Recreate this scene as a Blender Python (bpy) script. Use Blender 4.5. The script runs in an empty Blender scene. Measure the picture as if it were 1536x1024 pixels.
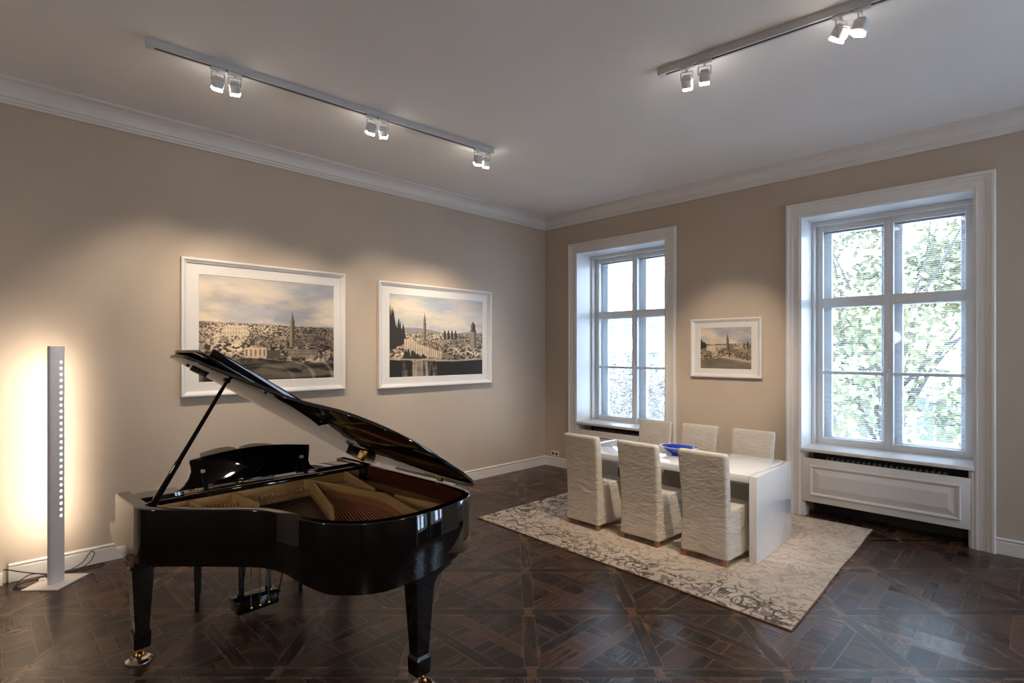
import bpy, bmesh, math, random
import numpy as np
from mathutils import Vector, Matrix, noise as mnoise

random.seed(7)
rad = math.radians
sc = bpy.context.scene
COL = sc.collection

# ------------------------------------------------------------------ helpers
def srgb(r, g, b):
    def f(c):
        c /= 255.0
        return c / 12.92 if c <= 0.04045 else ((c + 0.055) / 1.055) ** 2.4
    return (f(r), f(g), f(b), 1.0)

def new_mat(name):
    m = bpy.data.materials.new(name)
    m.use_nodes = True
    nt = m.node_tree
    return m, nt, nt.nodes['Principled BSDF']

def N(nt, kind, **kw):
    n = nt.nodes.new(kind)
    for k, v in kw.items():
        if k in n.inputs.keys():
            n.inputs[k].default_value = v
        else:
            setattr(n, k, v)
    return n

def noise_node(nt, scale, detail=3.0, rough=0.5, vec=None):
    n = nt.nodes.new('ShaderNodeTexNoise')
    n.inputs['Scale'].default_value = scale
    n.inputs['Detail'].default_value = detail
    n.inputs['Roughness'].default_value = rough
    if vec is not None:
        nt.links.new(vec, n.inputs['Vector'])
    return n

def ramp(nt, fac, stops):
    r = nt.nodes.new('ShaderNodeValToRGB')
    el = r.color_ramp.elements
    while len(el) < len(stops):
        el.new(0.5)
    for e, (p, c) in zip(el, stops):
        e.position = p
        e.color = c if len(c) == 4 else (*c, 1)
    nt.links.new(fac, r.inputs['Fac'])
    return r

def math_node(nt, op, a=None, b=None, clamp=False):
    n = nt.nodes.new('ShaderNodeMath')
    n.operation = op
    n.use_clamp = clamp
    for i, v in enumerate((a, b)):
        if v is None:
            continue
        if isinstance(v, (int, float)):
            n.inputs[i].default_value = v
        else:
            nt.links.new(v, n.inputs[i])
    return n.outputs[0]

def mix_rgb(nt, fac, a, b, mode='MIX'):
    n = nt.nodes.new('ShaderNodeMix')
    n.data_type = 'RGBA'
    n.blend_type = mode
    for i, v in ((0, fac), (6, a), (7, b)):
        if isinstance(v, (int, float)):
            n.inputs[i].default_value = v
        elif isinstance(v, tuple):
            n.inputs[i].default_value = v
        else:
            nt.links.new(v, n.inputs[i])
    return n.outputs[2]

def bump(nt, bsdf, height, strength=0.2, dist=0.01):
    b = nt.nodes.new('ShaderNodeBump')
    b.inputs['Strength'].default_value = strength
    b.inputs['Distance'].default_value = dist
    nt.links.new(height, b.inputs['Height'])
    nt.links.new(b.outputs['Normal'], bsdf.inputs['Normal'])

def simple(name, col, rough=0.5, metal=0.0, spec=0.5, coat=0.0, var=0.06, scale=12.0, bmp=0.0, bscale=200.0):
    """principled material with a little procedural variation"""
    m, nt, b = new_mat(name)
    co = nt.nodes.new('ShaderNodeTexCoord')
    nz = noise_node(nt, scale, 4, 0.6, co.outputs['Object'])
    dark = tuple(c * (1 - var) for c in col[:3]) + (1,)
    lite = tuple(min(1, c * (1 + var)) for c in col[:3]) + (1,)
    r = ramp(nt, nz.outputs['Fac'], [(0.3, dark), (0.7, lite)])
    nt.links.new(r.outputs['Color'], b.inputs['Base Color'])
    b.inputs['Roughness'].default_value = rough
    b.inputs['Metallic'].default_value = metal
    b.inputs['Specular IOR Level'].default_value = spec
    b.inputs['Coat Weight'].default_value = coat
    if bmp:
        nb = noise_node(nt, bscale, 3, 0.6, co.outputs['Object'])
        bump(nt, b, nb.outputs['Fac'], bmp, 0.002)
    return m

class MB:
    def __init__(s):
        s.bm = bmesh.new()
    def faces(s, verts, faces):
        vs = [s.bm.verts.new(v) for v in verts]
        for f in faces:
            try:
                s.bm.faces.new([vs[i] for i in f])
            except ValueError:
                pass
        return s
    def box(s, x0, x1, y0, y1, z0, z1, bevel=0.0, mat=None, seg=2):
        t = bmesh.new()
        vs = [t.verts.new((x, y, z)) for x in (x0, x1) for y in (y0, y1) for z in (z0, z1)]
        for f in ((0, 1, 3, 2), (4, 6, 7, 5), (0, 4, 5, 1), (2, 3, 7, 6), (0, 2, 6, 4), (1, 5, 7, 3)):
            t.faces.new([vs[i] for i in f])
        bmesh.ops.recalc_face_normals(t, faces=t.faces)
        if bevel:
            bmesh.ops.bevel(t, geom=t.edges[:], offset=bevel, segments=seg, affect='EDGES', profile=0.5)
        if mat is not None:
            bmesh.ops.transform(t, matrix=mat, verts=t.verts)
        s.merge(t)
        return s
    def merge(s, t):
        me = bpy.data.meshes.new('tmp')
        t.to_mesh(me)
        t.free()
        s.bm.from_mesh(me)
        bpy.data.meshes.remove(me)
    def prism(s, poly, d0, d1, axis='z', bevel=0.0, seg=2, fn=None):
        """poly: 2D points; axis: extrusion axis. x:(y,z) y:(x,z) z:(x,y)"""
        t = bmesh.new()
        def p3(p, d):
            if axis == 'z': return (p[0], p[1], d)
            if axis == 'y': return (p[0], d, p[1])
            return (d, p[0], p[1])
        a = [t.verts.new(p3(p, d0)) for p in poly]
        b = [t.verts.new(p3(p, d1)) for p in poly]
        n = len(poly)
        fa = t.faces.new(a)
        fb = t.faces.new(b[::-1])
        for i in range(n):
            t.faces.new([a[i], a[(i + 1) % n], b[(i + 1) % n], b[i]])
        bmesh.ops.recalc_face_normals(t, faces=t.faces)
        if bevel:
            es = [e for e in t.edges if e in fa.edges or e in fb.edges]
            es = list(set(fa.edges) | set(fb.edges))
            bmesh.ops.bevel(t, geom=es, offset=bevel, segments=seg, affect='EDGES', profile=0.5)
        if fn:
            for v in t.verts:
                v.co = fn(v.co)
        s.merge(t)
        return s
    def tube(s, pts, r, seg=10, caps=True):
        t = bmesh.new()
        pts = [Vector(p) for p in pts]
        rs = r if isinstance(r, (list, tuple)) else [r] * len(pts)
        rings = []
        prev = None
        for i, p in enumerate(pts):
            if i == 0: d = pts[1] - p
            elif i == len(pts) - 1: d = p - pts[i - 1]
            else: d = (pts[i + 1] - pts[i - 1])
            d.normalize()
            if prev is None:
                up = Vector((0, 0, 1)) if abs(d.z) < 0.9 else Vector((1, 0, 0))
                u = d.cross(up).normalized()
            else:
                u = (prev - d * prev.dot(d)).normalized()
            prev = u
            w = d.cross(u)
            rings.append([t.verts.new(p + (u * math.cos(2 * math.pi * k / seg) + w * math.sin(2 * math.pi * k / seg)) * rs[i]) for k in range(seg)])
        for a, b in zip(rings, rings[1:]):
            for k in range(seg):
                t.faces.new([a[k], a[(k + 1) % seg], b[(k + 1) % seg], b[k]])
        if caps:
            t.faces.new(rings[0][::-1])
            t.faces.new(rings[-1])
        bmesh.ops.recalc_face_normals(t, faces=t.faces)
        s.merge(t)
        return s
    def lathe(s, prof, seg=24, mat=None):
        t = bmesh.new()
        rings = []
        for (r, z) in prof:
            if r < 1e-6:
                rings.append([t.verts.new((0, 0, z))])
            else:
                rings.append([t.verts.new((r * math.cos(2 * math.pi * k / seg), r * math.sin(2 * math.pi * k / seg), z)) for k in range(seg)])
        for a, b in zip(rings, rings[1:]):
            for k in range(seg):
                k2 = (k + 1) % seg
                if len(a) == 1 and len(b) == 1: continue
                if len(a) == 1: t.faces.new([a[0], b[k2], b[k]])
                elif len(b) == 1: t.faces.new([a[k], a[k2], b[0]])
                else: t.faces.new([a[k], a[k2], b[k2], b[k]])
        bmesh.ops.recalc_face_normals(t, faces=t.faces)
        if mat is not None:
            bmesh.ops.transform(t, matrix=mat, verts=t.verts)
        s.merge(t)
        return s
    def loft(s, sections, caps=True):
        """sections: lists of 3D points of the same length"""
        t = bmesh.new()
        rs = [[t.verts.new(p) for p in sec] for sec in sections]
        n = len(rs[0])
        for a, b in zip(rs, rs[1:]):
            for k in range(n):
                t.faces.new([a[k], a[(k + 1) % n], b[(k + 1) % n], b[k]])
        if caps:
            t.faces.new(rs[0][::-1])
            t.faces.new(rs[-1])
        bmesh.ops.recalc_face_normals(t, faces=t.faces)
        s.merge(t)
        return s
    def sweep_rect(s, prof, rect, closed, to3, bottom=0.0):
        """mitred moulding round a rectangle. prof: (w outward from rect edge, depth). to3(a, z, depth)"""
        a0, a1, z0, z1 = rect
        t = bmesh.new()
        rows = []
        for (w, d) in prof:
            if closed:
                pts = [(a0 - w, z0 - w), (a0 - w, z1 + w), (a1 + w, z1 + w), (a1 + w, z0 - w)]
            else:
                pts = [(a0 - w, bottom), (a0 - w, z1 + w), (a1 + w, z1 + w), (a1 + w, bottom)]
            rows.append([t.verts.new(to3(p[0], p[1], d)) for p in pts])
        m = 4 if closed else 3
        for a, b in zip(rows, rows[1:]):
            for k in range(m):
                t.faces.new([a[k], a[(k + 1) % 4], b[(k + 1) % 4], b[k]])
        bmesh.ops.recalc_face_normals(t, faces=t.faces)
        s.merge(t)
        return s
    def build(s, name, mat, parent=None, smooth=35.0, loc=None):
        me = bpy.data.meshes.new(name)
        s.bm.to_mesh(me)
        s.bm.free()
        return link(name, me, mat, parent, smooth, loc)

def link(name, me, mat, parent=None, smooth=35.0, loc=None):
    if mat is not None and not me.materials:
        me.materials.append(mat)
    if smooth:
        me.polygons.foreach_set('use_smooth', [True] * len(me.polygons))
        me.set_sharp_from_angle(angle=rad(smooth))
    else:
        me.polygons.foreach_set('use_smooth', [False] * len(me.polygons))
    o = bpy.data.objects.new(name, me)
    COL.objects.link(o)
    if parent is not None:
        o.parent = parent
    if loc is not None:
        o.location = loc
    return o

def tag(o, label=None, cat=None, group=None, kind=None):
    if label: o['label'] = label
    if cat: o['category'] = cat
    if group: o['group'] = group
    if kind: o['kind'] = kind
    return o

def thing(name, label, cat, loc=(0, 0, 0), rz=0.0, group=None, kind=None):
    o = bpy.data.objects.new(name, None)
    o.empty_display_size = 0.1
    COL.objects.link(o)
    o.location = loc
    o.rotation_euler = (0, 0, rz)
    return tag(o, label, cat, group, kind)

def children(o):
    return [c for c in bpy.data.objects if c.parent == o]

def copy_tree(o, parent=None):
    kids = children(o)
    c = o.copy()
    COL.objects.link(c)
    if parent is not None:
        c.parent = parent
    for k in kids:
        copy_tree(k, c)
    return c

def catmull(pts, n=8):
    out = []
    P = [pts[0]] + list(pts) + [pts[-1]]
    for i in range(1, len(P) - 2):
        p0, p1, p2, p3 = (Vector(P[i + j]) for j in (-1, 0, 1, 2))
        for k in range(n):
            t = k / n
            out.append(0.5 * ((2 * p1) + (-p0 + p2) * t + (2 * p0 - 5 * p1 + 4 * p2 - p3) * t * t + (-p0 + 3 * p1 - 3 * p2 + p3) * t ** 3))
    out.append(Vector(pts[-1]))
    return out

# ------------------------------------------------------------------ room numbers
CEIL = 4.0
RX, RY = 9.0, -10.0          # far ends of the room (behind the viewer)
EYE = Vector((5.938, -6.681, 1.85))
YAW = rad(45.14)

# ------------------------------------------------------------------ materials
M = {}
def wall_mat():
    m, nt, b = new_mat('taupe_wall_paint')
    co = nt.nodes.new('ShaderNodeTexCoord')
    big = noise_node(nt, 1.3, 5, 0.6, co.outputs['Object'])
    r = ramp(nt, big.outputs['Fac'], [(0.3, srgb(181, 165, 149)), (0.7, srgb(189, 173, 157))])
    nt.links.new(r.outputs['Color'], b.inputs['Base Color'])
    b.inputs['Roughness'].default_value = 0.75
    b.inputs['Specular IOR Level'].default_value = 0.3
    fine = noise_node(nt, 260, 4, 0.7, co.outputs['Object'])
    bump(nt, b, fine.outputs['Fac'], 0.25, 0.002)
    return m
M['wall'] = wall_mat()
M['wall_dark'] = simple('unseen_dark_wall', srgb(70, 60, 52), 0.8)  # unseen walls darkened so the piano lacquer reflects little light
M['ceiling'] = simple('ceiling_paint', srgb(236, 232, 229), 0.85, var=0.02, scale=1.5, spec=0.2, bmp=0.1, bscale=120)
M['trim'] = simple('white_trim_paint', srgb(217, 211, 206), 0.42, var=0.02, scale=3)
M['sash'] = simple('white_sash_paint', srgb(222, 222, 222), 0.35, var=0.02, scale=3)
M['frame_white'] = simple('white_picture_frame', srgb(216, 211, 208), 0.4, var=0.02)
M['mat_white'] = simple('white_mount_board', srgb(214, 209, 205), 0.7, var=0.015)
M['grey_metal'] = simple('pale_grey_track_metal', srgb(196, 196, 200), 0.4, metal=0.0, var=0.03)
M['slot'] = simple('black_track_slot', srgb(25, 25, 27), 0.6)
M['spot_white'] = simple('white_spot_housing', srgb(220, 220, 222), 0.35, var=0.02)
M['lamp_grey'] = simple('satin_aluminium', srgb(224, 222, 228), 0.45, metal=0.0, var=0.03)
M['lamp_base'] = simple('white_lamp_base', srgb(222, 216, 210), 0.4, var=0.02)
M['cable'] = simple('black_cable_rubber', srgb(20, 18, 18), 0.5)
M['plastic_white'] = simple('white_socket_plastic', srgb(228, 222, 214), 0.35)
M['socket_dark'] = simple('socket_hole_dark', srgb(60, 54, 50), 0.5)
M['lacquer_white'] = simple('white_gloss_lacquer', srgb(236, 234, 234), 0.08, var=0.01, coat=0.6)
M['radiator'] = simple('grey_radiator_enamel', srgb(120, 122, 124), 0.5)
M['dark_void'] = simple('niche_shade_subfloor', srgb(70, 66, 62), 0.9)  # dark tone painted in as the niche's shade; also colours the subfloor
M['chair_wood'] = simple('oak_chair_leg', srgb(176, 120, 78), 0.45, var=0.15, scale=30)
M['brass'] = simple('polished_brass', srgb(206, 160, 82), 0.22, metal=1.0, var=0.08)
M['silver'] = simple('worn_caster_metal', srgb(190, 180, 170), 0.25, metal=1.0, var=0.08)
M['felt_red'] = simple('red_felt', srgb(150, 22, 22), 0.9, var=0.1, scale=60)
M['gold_plate'] = simple('bronze_painted_iron', srgb(198, 164, 108), 0.42, metal=0.2, var=0.06, scale=20)
M['copper'] = simple('copper_wound_string', srgb(205, 130, 98), 0.35, metal=0.2, var=0.1)
M['steel'] = simple('steel_string', srgb(150, 145, 138), 0.3, metal=0.9, var=0.05)
M['paper'] = simple('cream_book_paper', srgb(222, 206, 182), 0.8, var=0.03)
M['slat'] = simple('white_blind_slat', srgb(190, 192, 195), 0.5, var=0.01)

def black_lacquer():
    m, nt, b = new_mat('black_piano_lacquer')
    co = nt.nodes.new('ShaderNodeTexCoord')
    nz = noise_node(nt, 6, 2, 0.5, co.outputs['Object'])
    r = ramp(nt, nz.outputs['Fac'], [(0.3, (0.004, 0.0035, 0.0035, 1)), (0.7, (0.006, 0.0055, 0.005, 1))])
    nt.links.new(r.outputs['Color'], b.inputs['Base Color'])
    b.inputs['Roughness'].default_value = 0.045
    b.inputs['IOR'].default_value = 1.53
    b.inputs['Coat Weight'].default_value = 0.35
    b.inputs['Coat Roughness'].default_value = 0.02
    return m
M['black'] = black_lacquer()
M['black_satin'] = simple('black_satin_wood', (0.008, 0.007, 0.007, 1), 0.35)

def wood_mat(name, c0, c1, scale=3.0, rough=0.35, stretch=(1, 14, 14)):
    m, nt, b = new_mat(name)
    co = nt.nodes.new('ShaderNodeTexCoord')
    mp = nt.nodes.new('ShaderNodeMapping')
    mp.inputs['Scale'].default_value = stretch
    nt.links.new(co.outputs['Object'], mp.inputs['Vector'])
    nz = noise_node(nt, scale, 6, 0.6, mp.outputs['Vector'])
    r = ramp(nt, nz.outputs['Fac'], [(0.3, c0), (0.7, c1)])
    nt.links.new(r.outputs['Color'], b.inputs['Base Color'])
    b.inputs['Roughness'].default_value = rough
    return m
M['mahogany'] = wood_mat('mahogany_inner_rim', srgb(66, 30, 18), srgb(98, 48, 28), 3, 0.3)
M['soundboard'] = wood_mat('varnished_spruce', srgb(84, 54, 32), srgb(106, 72, 44), 4, 0.45, (2, 30, 30))

def fabric_mat():
    m, nt, b = new_mat('washed_linen_slipcover')
    co = nt.nodes.new('ShaderNodeTexCoord')
    nz = noise_node(nt, 7, 5, 0.65, co.outputs['Object'])
    r = ramp(nt, nz.outputs['Fac'], [(0.25, srgb(203, 193, 181)), (0.75, srgb(217, 208, 197))])
    nt.links.new(r.outputs['Color'], b.inputs['Base Color'])
    b.inputs['Roughness'].default_value = 0.9
    b.inputs['Specular IOR Level'].default_value = 0.15
    b.inputs['Sheen Weight'].default_value = 0.15
    mp = nt.nodes.new('ShaderNodeMapping')
    mp.inputs['Scale'].default_value = (1, 1, 2.6)
    nt.links.new(co.outputs['Object'], mp.inputs['Vector'])
    wr = noise_node(nt, 9, 4, 0.55, mp.outputs['Vector'])
    wr.inputs['Distortion'].default_value = 1.2
    we = noise_node(nt, 420, 2, 0.5, co.outputs['Object'])
    h = math_node(nt, 'ADD', math_node(nt, 'MULTIPLY', wr.outputs['Fac'], 1.0), math_node(nt, 'MULTIPLY', we.outputs['Fac'], 0.06))
    bump(nt, b, h, 0.55, 0.02)
    return m
M['fabric'] = fabric_mat()

def blue_glass():
    m, nt, b = new_mat('cobalt_blue_glass')
    co = nt.nodes.new('ShaderNodeTexCoord')
    nz = noise_node(nt, 8, 2, 0.5, co.outputs['Object'])
    r = ramp(nt, nz.outputs['Fac'], [(0.3, srgb(10, 40, 150)), (0.7, srgb(22, 66, 190))])
    nt.links.new(r.outputs['Color'], b.inputs['Base Color'])
    b.inputs['Roughness'].default_value = 0.06
    b.inputs['Coat Weight'].default_value = 0.6
    return m
M['blue'] = blue_glass()

def pane_glass():
    m = bpy.data.materials.new('window_glass')
    m.use_nodes = True
    nt = m.node_tree
    nt.nodes.clear()
    out = nt.nodes.new('ShaderNodeOutputMaterial')
    tr = nt.nodes.new('ShaderNodeBsdfTransparent')
    tr.inputs['Color'].default_value = (0.95, 0.97, 0.98, 1)
    gl = nt.nodes.new('ShaderNodeBsdfGlossy')
    gl.inputs['Roughness'].default_value = 0.02
    fr = nt.nodes.new('ShaderNodeFresnel')
    fr.inputs['IOR'].default_value = 1.3
    mx = nt.nodes.new('ShaderNodeMixShader')
    nt.links.new(fr.outputs['Fac'], mx.inputs['Fac'])
    nt.links.new(tr.outputs[0], mx.inputs[1])
    nt.links.new(gl.outputs[0], mx.inputs[2])
    nt.links.new(mx.outputs[0], out.inputs['Surface'])
    return m
M['glass'] = pane_glass()

def emit(name, col, strength):
    m, nt, b = new_mat(name)
    co = nt.nodes.new('ShaderNodeTexCoord')
    nz = noise_node(nt, 30, 1, 0.5, co.outputs['Object'])
    r = ramp(nt, nz.outputs['Fac'], [(0.2, tuple(c * 0.95 for c in col[:3]) + (1,)), (0.8, tuple(col[:3]) + (1,))])
    nt.links.new(r.outputs['Color'], b.inputs['Emission Color'])
    b.inputs['Base Color'].default_value = (0.8, 0.8, 0.8, 1)
    b.inputs['Emission Strength'].default_value = strength
    return m
M['lens'] = emit('lit_spot_lens', (1.0, 0.93, 0.82), 18)
M['led'] = emit('lit_led_dot', (1.0, 0.90, 0.76), 1.3)
M['led_strip'] = emit('lit_led_strip', (1.0, 0.87, 0.69), 18)

def attr_mat(name, rough=0.5, coat=0.0):
    m, nt, b = new_mat(name)
    a = nt.nodes.new('ShaderNodeVertexColor')
    a.layer_name = 'paint'
    nt.links.new(a.outputs['Color'], b.inputs['Base Color'])
    b.inputs['Roughness'].default_value = rough
    b.inputs['Specular IOR Level'].default_value = 0.25
    return m
M['print'] = attr_mat('printed_cityscape', 0.55)

# ------------------------------------------------------------------ setting
def struct(o):
    o['kind'] = 'structure'
    return o

OP = [(0.664, 2.192), (3.879, 5.387), (7.094, 8.600)]     # window openings along x; the last, beyond the frame, is added for more daylight
ZT = 3.372                                 # opening head
WT = 0.75                                  # outer wall thickness
b = MB()
b.box(-0.3, 0, RY, 0.3, 0, CEIL)
struct(b.build('wall_left', M['wall'], smooth=0))
b = MB()
xs = [-0.3, OP[0][0], OP[0][1], OP[1][0], OP[1][1], OP[2][0], OP[2][1], RX]
for i in (0, 2, 4, 6):
    b.box(xs[i], xs[i + 1], 0, WT, 0, CEIL)
for (a0, a1) in OP:
    b.box(a0, a1, 0, WT, ZT, CEIL)
    b.box(a0, a1, 0.30, WT, 0, 0.70)
struct(b.build('wall_right', M['wall'], smooth=0))
b = MB()
b.box(-0.3, RX + 0.3, RY - 0.3, RY, 0, CEIL)
struct(b.build('wall_back', M['wall_dark'], smooth=0))
b = MB()
WE = (-1.95, -0.45)                        # window added in the end wall, out of view, for daylight on the table end
b.box(RX, RX + WT, RY, WE[0], 0, CEIL)
b.box(RX, RX + WT, WE[1], WT, 0, CEIL)
b.box(RX, RX + WT, WE[0], WE[1], ZT, CEIL)
b.box(RX, RX + WT, WE[0], WE[1], 0, 0.70)
struct(b.build('wall_front', M['wall_dark'], smooth=0))
b = MB()
b.box(-0.3, RX + WT, RY - 0.3, WT, CEIL, CEIL + 0.2)
struct(b.build('ceiling', M['ceiling'], smooth=0))

# ---- parquet floor: diagonal lattice panels, every board its own face
def floor_mat():
    m, nt, b = new_mat('dark_smoked_oak_parquet')
    at = nt.nodes.new('ShaderNodeVertexColor')
    at.layer_name = 'paint'
    sep = nt.nodes.new('ShaderNodeSeparateColor')
    nt.links.new(at.outputs['Color'], sep.inputs['Color'])
    uv = nt.nodes.new('ShaderNodeUVMap')
    uv.uv_map = 'grain'
    mp = nt.nodes.new('ShaderNodeMapping')
    mp.inputs['Scale'].default_value = (2.2, 26, 1)
    nt.links.new(uv.outputs['UV'], mp.inputs['Vector'])
    gr = noise_node(nt, 1.6, 6, 0.62, mp.outputs['Vector'])
    gr.inputs['Distortion'].default_value = 0.6
    mp2 = nt.nodes.new('ShaderNodeMapping')
    mp2.inputs['Scale'].default_value = (1.5, 4, 1)
    nt.links.new(uv.outputs['UV'], mp2.inputs['Vector'])
    pt = noise_node(nt, 2.6, 4, 0.6, mp2.outputs['Vector'])
    # board tone, then grain, then worn honey patches
    tone = ramp(nt, sep.outputs['Red'], [(0.0, srgb(35, 25, 22)), (0.5, srgb(54, 38, 32)), (1.0, srgb(84, 59, 46))])
    gcol = ramp(nt, gr.outputs['Fac'], [(0.32, (0.55, 0.52, 0.50, 1)), (0.62, (1.15, 1.12, 1.08, 1))])
    c1 = mix_rgb(nt, 1.0, tone.outputs['Color'], gcol.outputs['Color'], 'MULTIPLY')
    worn = ramp(nt, pt.outputs['Fac'], [(0.55, (0, 0, 0, 1)), (0.74, (0.62, 0.62, 0.62, 1))])
    c2 = mix_rgb(nt, worn.outputs['Color'], c1, srgb(122, 84, 52))
    # boards' worn, lighter arrises
    gap = mix_rgb(nt, sep.outputs['Green'], c2, srgb(118, 88, 66))
    nt.links.new(gap, b.inputs['Base Color'])
    rr = math_node(nt, 'ADD', math_node(nt, 'MULTIPLY', gr.outputs['Fac'], 0.20), math_node(nt, 'ADD', math_node(nt, 'MULTIPLY', sep.outputs['Blue'], 0.10), 0.15))
    nt.links.new(rr, b.inputs['Roughness'])
    b.inputs['Specular IOR Level'].default_value = 0.42
    bump(nt, b, gr.outputs['Fac'], 0.30, 0.004)
    # every board lies a hair out of level, so each catches the window differently
    bn = [n for n in nt.nodes if n.type == 'BUMP'][0]
    ge = nt.nodes.new('ShaderNodeNewGeometry')
    cx = nt.nodes.new('ShaderNodeCombineXYZ')
    nt.links.new(math_node(nt, 'MULTIPLY', math_node(nt, 'SUBTRACT', sep.outputs['Blue'], 0.5), 0.030), cx.inputs['X'])
    nt.links.new(math_node(nt, 'MULTIPLY', math_node(nt, 'SUBTRACT', at.outputs['Alpha'], 0.5), 0.030), cx.inputs['Y'])
    va = nt.nodes.new('ShaderNodeVectorMath')
    nt.links.new(ge.outputs['Normal'], va.inputs[0])
    nt.links.new(cx.outputs[0], va.inputs[1])
    vn = nt.nodes.new('ShaderNodeVectorMath')
    vn.operation = 'NORMALIZE'
    nt.links.new(va.outputs[0], vn.inputs[0])
    nt.links.new(vn.outputs[0], bn.inputs['Normal'])
    return m

def clip_poly(poly, planes):
    for (nx, ny, d) in planes:          # keep nx*x+ny*y <= d
        out = []
        for i in range(len(poly)):
            p, q = poly[i], poly[(i + 1) % len(poly)]
            fp, fq = nx * p[0] + ny * p[1] - d, nx * q[0] + ny * q[1] - d
            if fp <= 0: out.append(p)
            if (fp < 0 < fq) or (fq < 0 < fp):
                t = fp / (fp - fq)
                out.append((p[0] + t * (q[0] - p[0]), p[1] + t * (q[1] - p[1])))
        poly = out
        if len(poly) < 3: return []
    return poly

def make_floor():
    rng = random.Random(3)
    S, RW, SW = 0.735, 0.085, 0.080
    e1 = Vector((math.cos(rad(45)), math.sin(rad(45))))
    e2 = Vector((-e1.y, e1.x))
    org = Vector((EYE.x, EYE.y)) + e2 * 4.597 + e1 * 0.107     # a panel corner
    room = [(-1, 0, 0), (1, 0, RX), (0, 1, 0.30), (0, -1, -RY)]
    verts, faces, tones, uvs = [], [], [], []
    def add(poly_local, cx, cy, direction):
        pts = []
        for (u, v) in poly_local:
            w = org + e1 * (cx + u) + e2 * (cy + v)
            pts.append((w.x, w.y))
        pts = clip_poly(pts, room)
        if len(pts) < 3: return
        mx = sum(p[0] for p in pts) / len(pts); my = sum(p[1] for p in pts) / len(pts)
        r = max(math.hypot(p[0] - mx, p[1] - my) for p in pts)
        r0 = min(math.hypot((pts[i][0] + pts[i - 1][0]) / 2 - mx, (pts[i][1] + pts[i - 1][1]) / 2 - my) for i in range(len(pts)))
        if r < 0.01: return
        d = e1 * direction[0] + e2 * direction[1]
        dn = Vector((-d.y, d.x))
        t = rng.random() ** 1.4
        ox, oy = rng.random() * 50, rng.random() * 50
        t2, t3 = rng.random(), rng.random()
        outer = pts
        k = max(0.5, 1 - 0.0032 / max(r0, 0.02))
        inner = [(mx + (p[0] - mx) * k, my + (p[1] - my) * k) for p in pts]
        def pushf(poly, gapv):
            base = len(verts)
            for p in poly:
                verts.append((p[0], p[1], 0.0))
                tones.append((t, gapv, t2, t3))
            f = list(range(base, base + len(poly)))
            faces.append(f)
            for p in poly:
                q = Vector(p)
                uvs.append((q.dot(d) + ox, q.dot(dn) + oy))
        pushf(inner, 0.0)
        n = len(pts)
        for i in range(n):
            j = (i + 1) % n
            pushf([outer[i], outer[j], inner[j], inner[i]], 0.75)
    g = (S - RW) / 2
    sq = [(-1, 0, g), (1, 0, g), (0, -1, g), (0, 1, g)]
    s2 = math.sqrt(0.5)
    def diag(p, q): return ((p - q) * s2, (p + q) * s2)
    off = 0.118
    L = 1.2
    bands = [(-L, -off - SW / 2), (-off - SW / 2, -off + SW / 2), (-off + SW / 2, off - SW / 2), (off - SW / 2, off + SW / 2), (off + SW / 2, L)]
    for i in range(-16, 17):
        for j in range(-16, 17):
            cx, cy = i * S + S / 2, j * S + S / 2
            w = org + e1 * cx + e2 * cy
            if not (-0.8 < w.x < RX + 0.8 and RY - 0.8 < w.y < 1.1): continue
            add([(-S / 2, -S / 2 - RW / 2), (S / 2, -S / 2 - RW / 2), (S / 2, -S / 2 + RW / 2), (-S / 2, -S / 2 + RW / 2)], cx, cy, (1, 0))
            add([(-S / 2 - RW / 2, -g), (-S / 2 + RW / 2, -g), (-S / 2 + RW / 2, g), (-S / 2 - RW / 2, g)], cx, cy, (0, 1))
            flip = (i + j) % 2
            for a, (p0, p1) in enumerate(bands):
                for c, (q0, q1) in enumerate(bands):
                    ps, qs = a in (1, 3), c in (1, 3)
                    P0, P1 = p0, p1
                    if qs and not flip:
                        if a != 0: continue
                        P0, P1 = -L, L
                    Q0, Q1 = q0, q1
                    if ps and flip:
                        if c != 0: continue
                        Q0, Q1 = -L, L
                    elif qs and flip and ps: continue
                    elif ps and qs and not flip and a != 0: continue
                    poly = [diag(P0, Q0), diag(P1, Q0), diag(P1, Q1), diag(P0, Q1)]
                    poly = clip_poly(poly, sq)
                    if not poly: continue
                    if qs and not flip: dr = (s2, s2)
                    elif ps and flip: dr = (-s2, s2)
                    elif ps: dr = (-s2, s2)
                    elif qs: dr = (s2, s2)
                    else: dr = (s2, s2) if rng.random() < 0.5 else (-s2, s2)
                    add(poly, cx, cy, dr)
    me = bpy.data.meshes.new('floor')
    me.from_pydata(verts, [], faces)
    ca = me.color_attributes.new('paint', 'FLOAT_COLOR', 'POINT')
    ca.data.foreach_set('color', np.array(tones, dtype=np.float32).ravel())
    uvl = me.uv_layers.new(name='grain')
    uvl.data.foreach_set('uv', np.array(uvs, dtype=np.float32).ravel())
    me.update()
    # make every face look up
    bm = bmesh.new(); bm.from_mesh(me)
    for f in bm.faces:
        f.normal_update()
        if f.normal.z < 0: f.normal_flip()
    bm.to_mesh(me); bm.free()
    return link('floor', me, floor_mat(), smooth=0)
struct(make_floor())
b = MB()
b.box(-0.3, RX + 0.3, RY - 0.3, WT, -0.2, -0.002)
struct(b.build('subfloor', M['dark_void'], smooth=0))  # subfloor slab hidden under the boards

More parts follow.
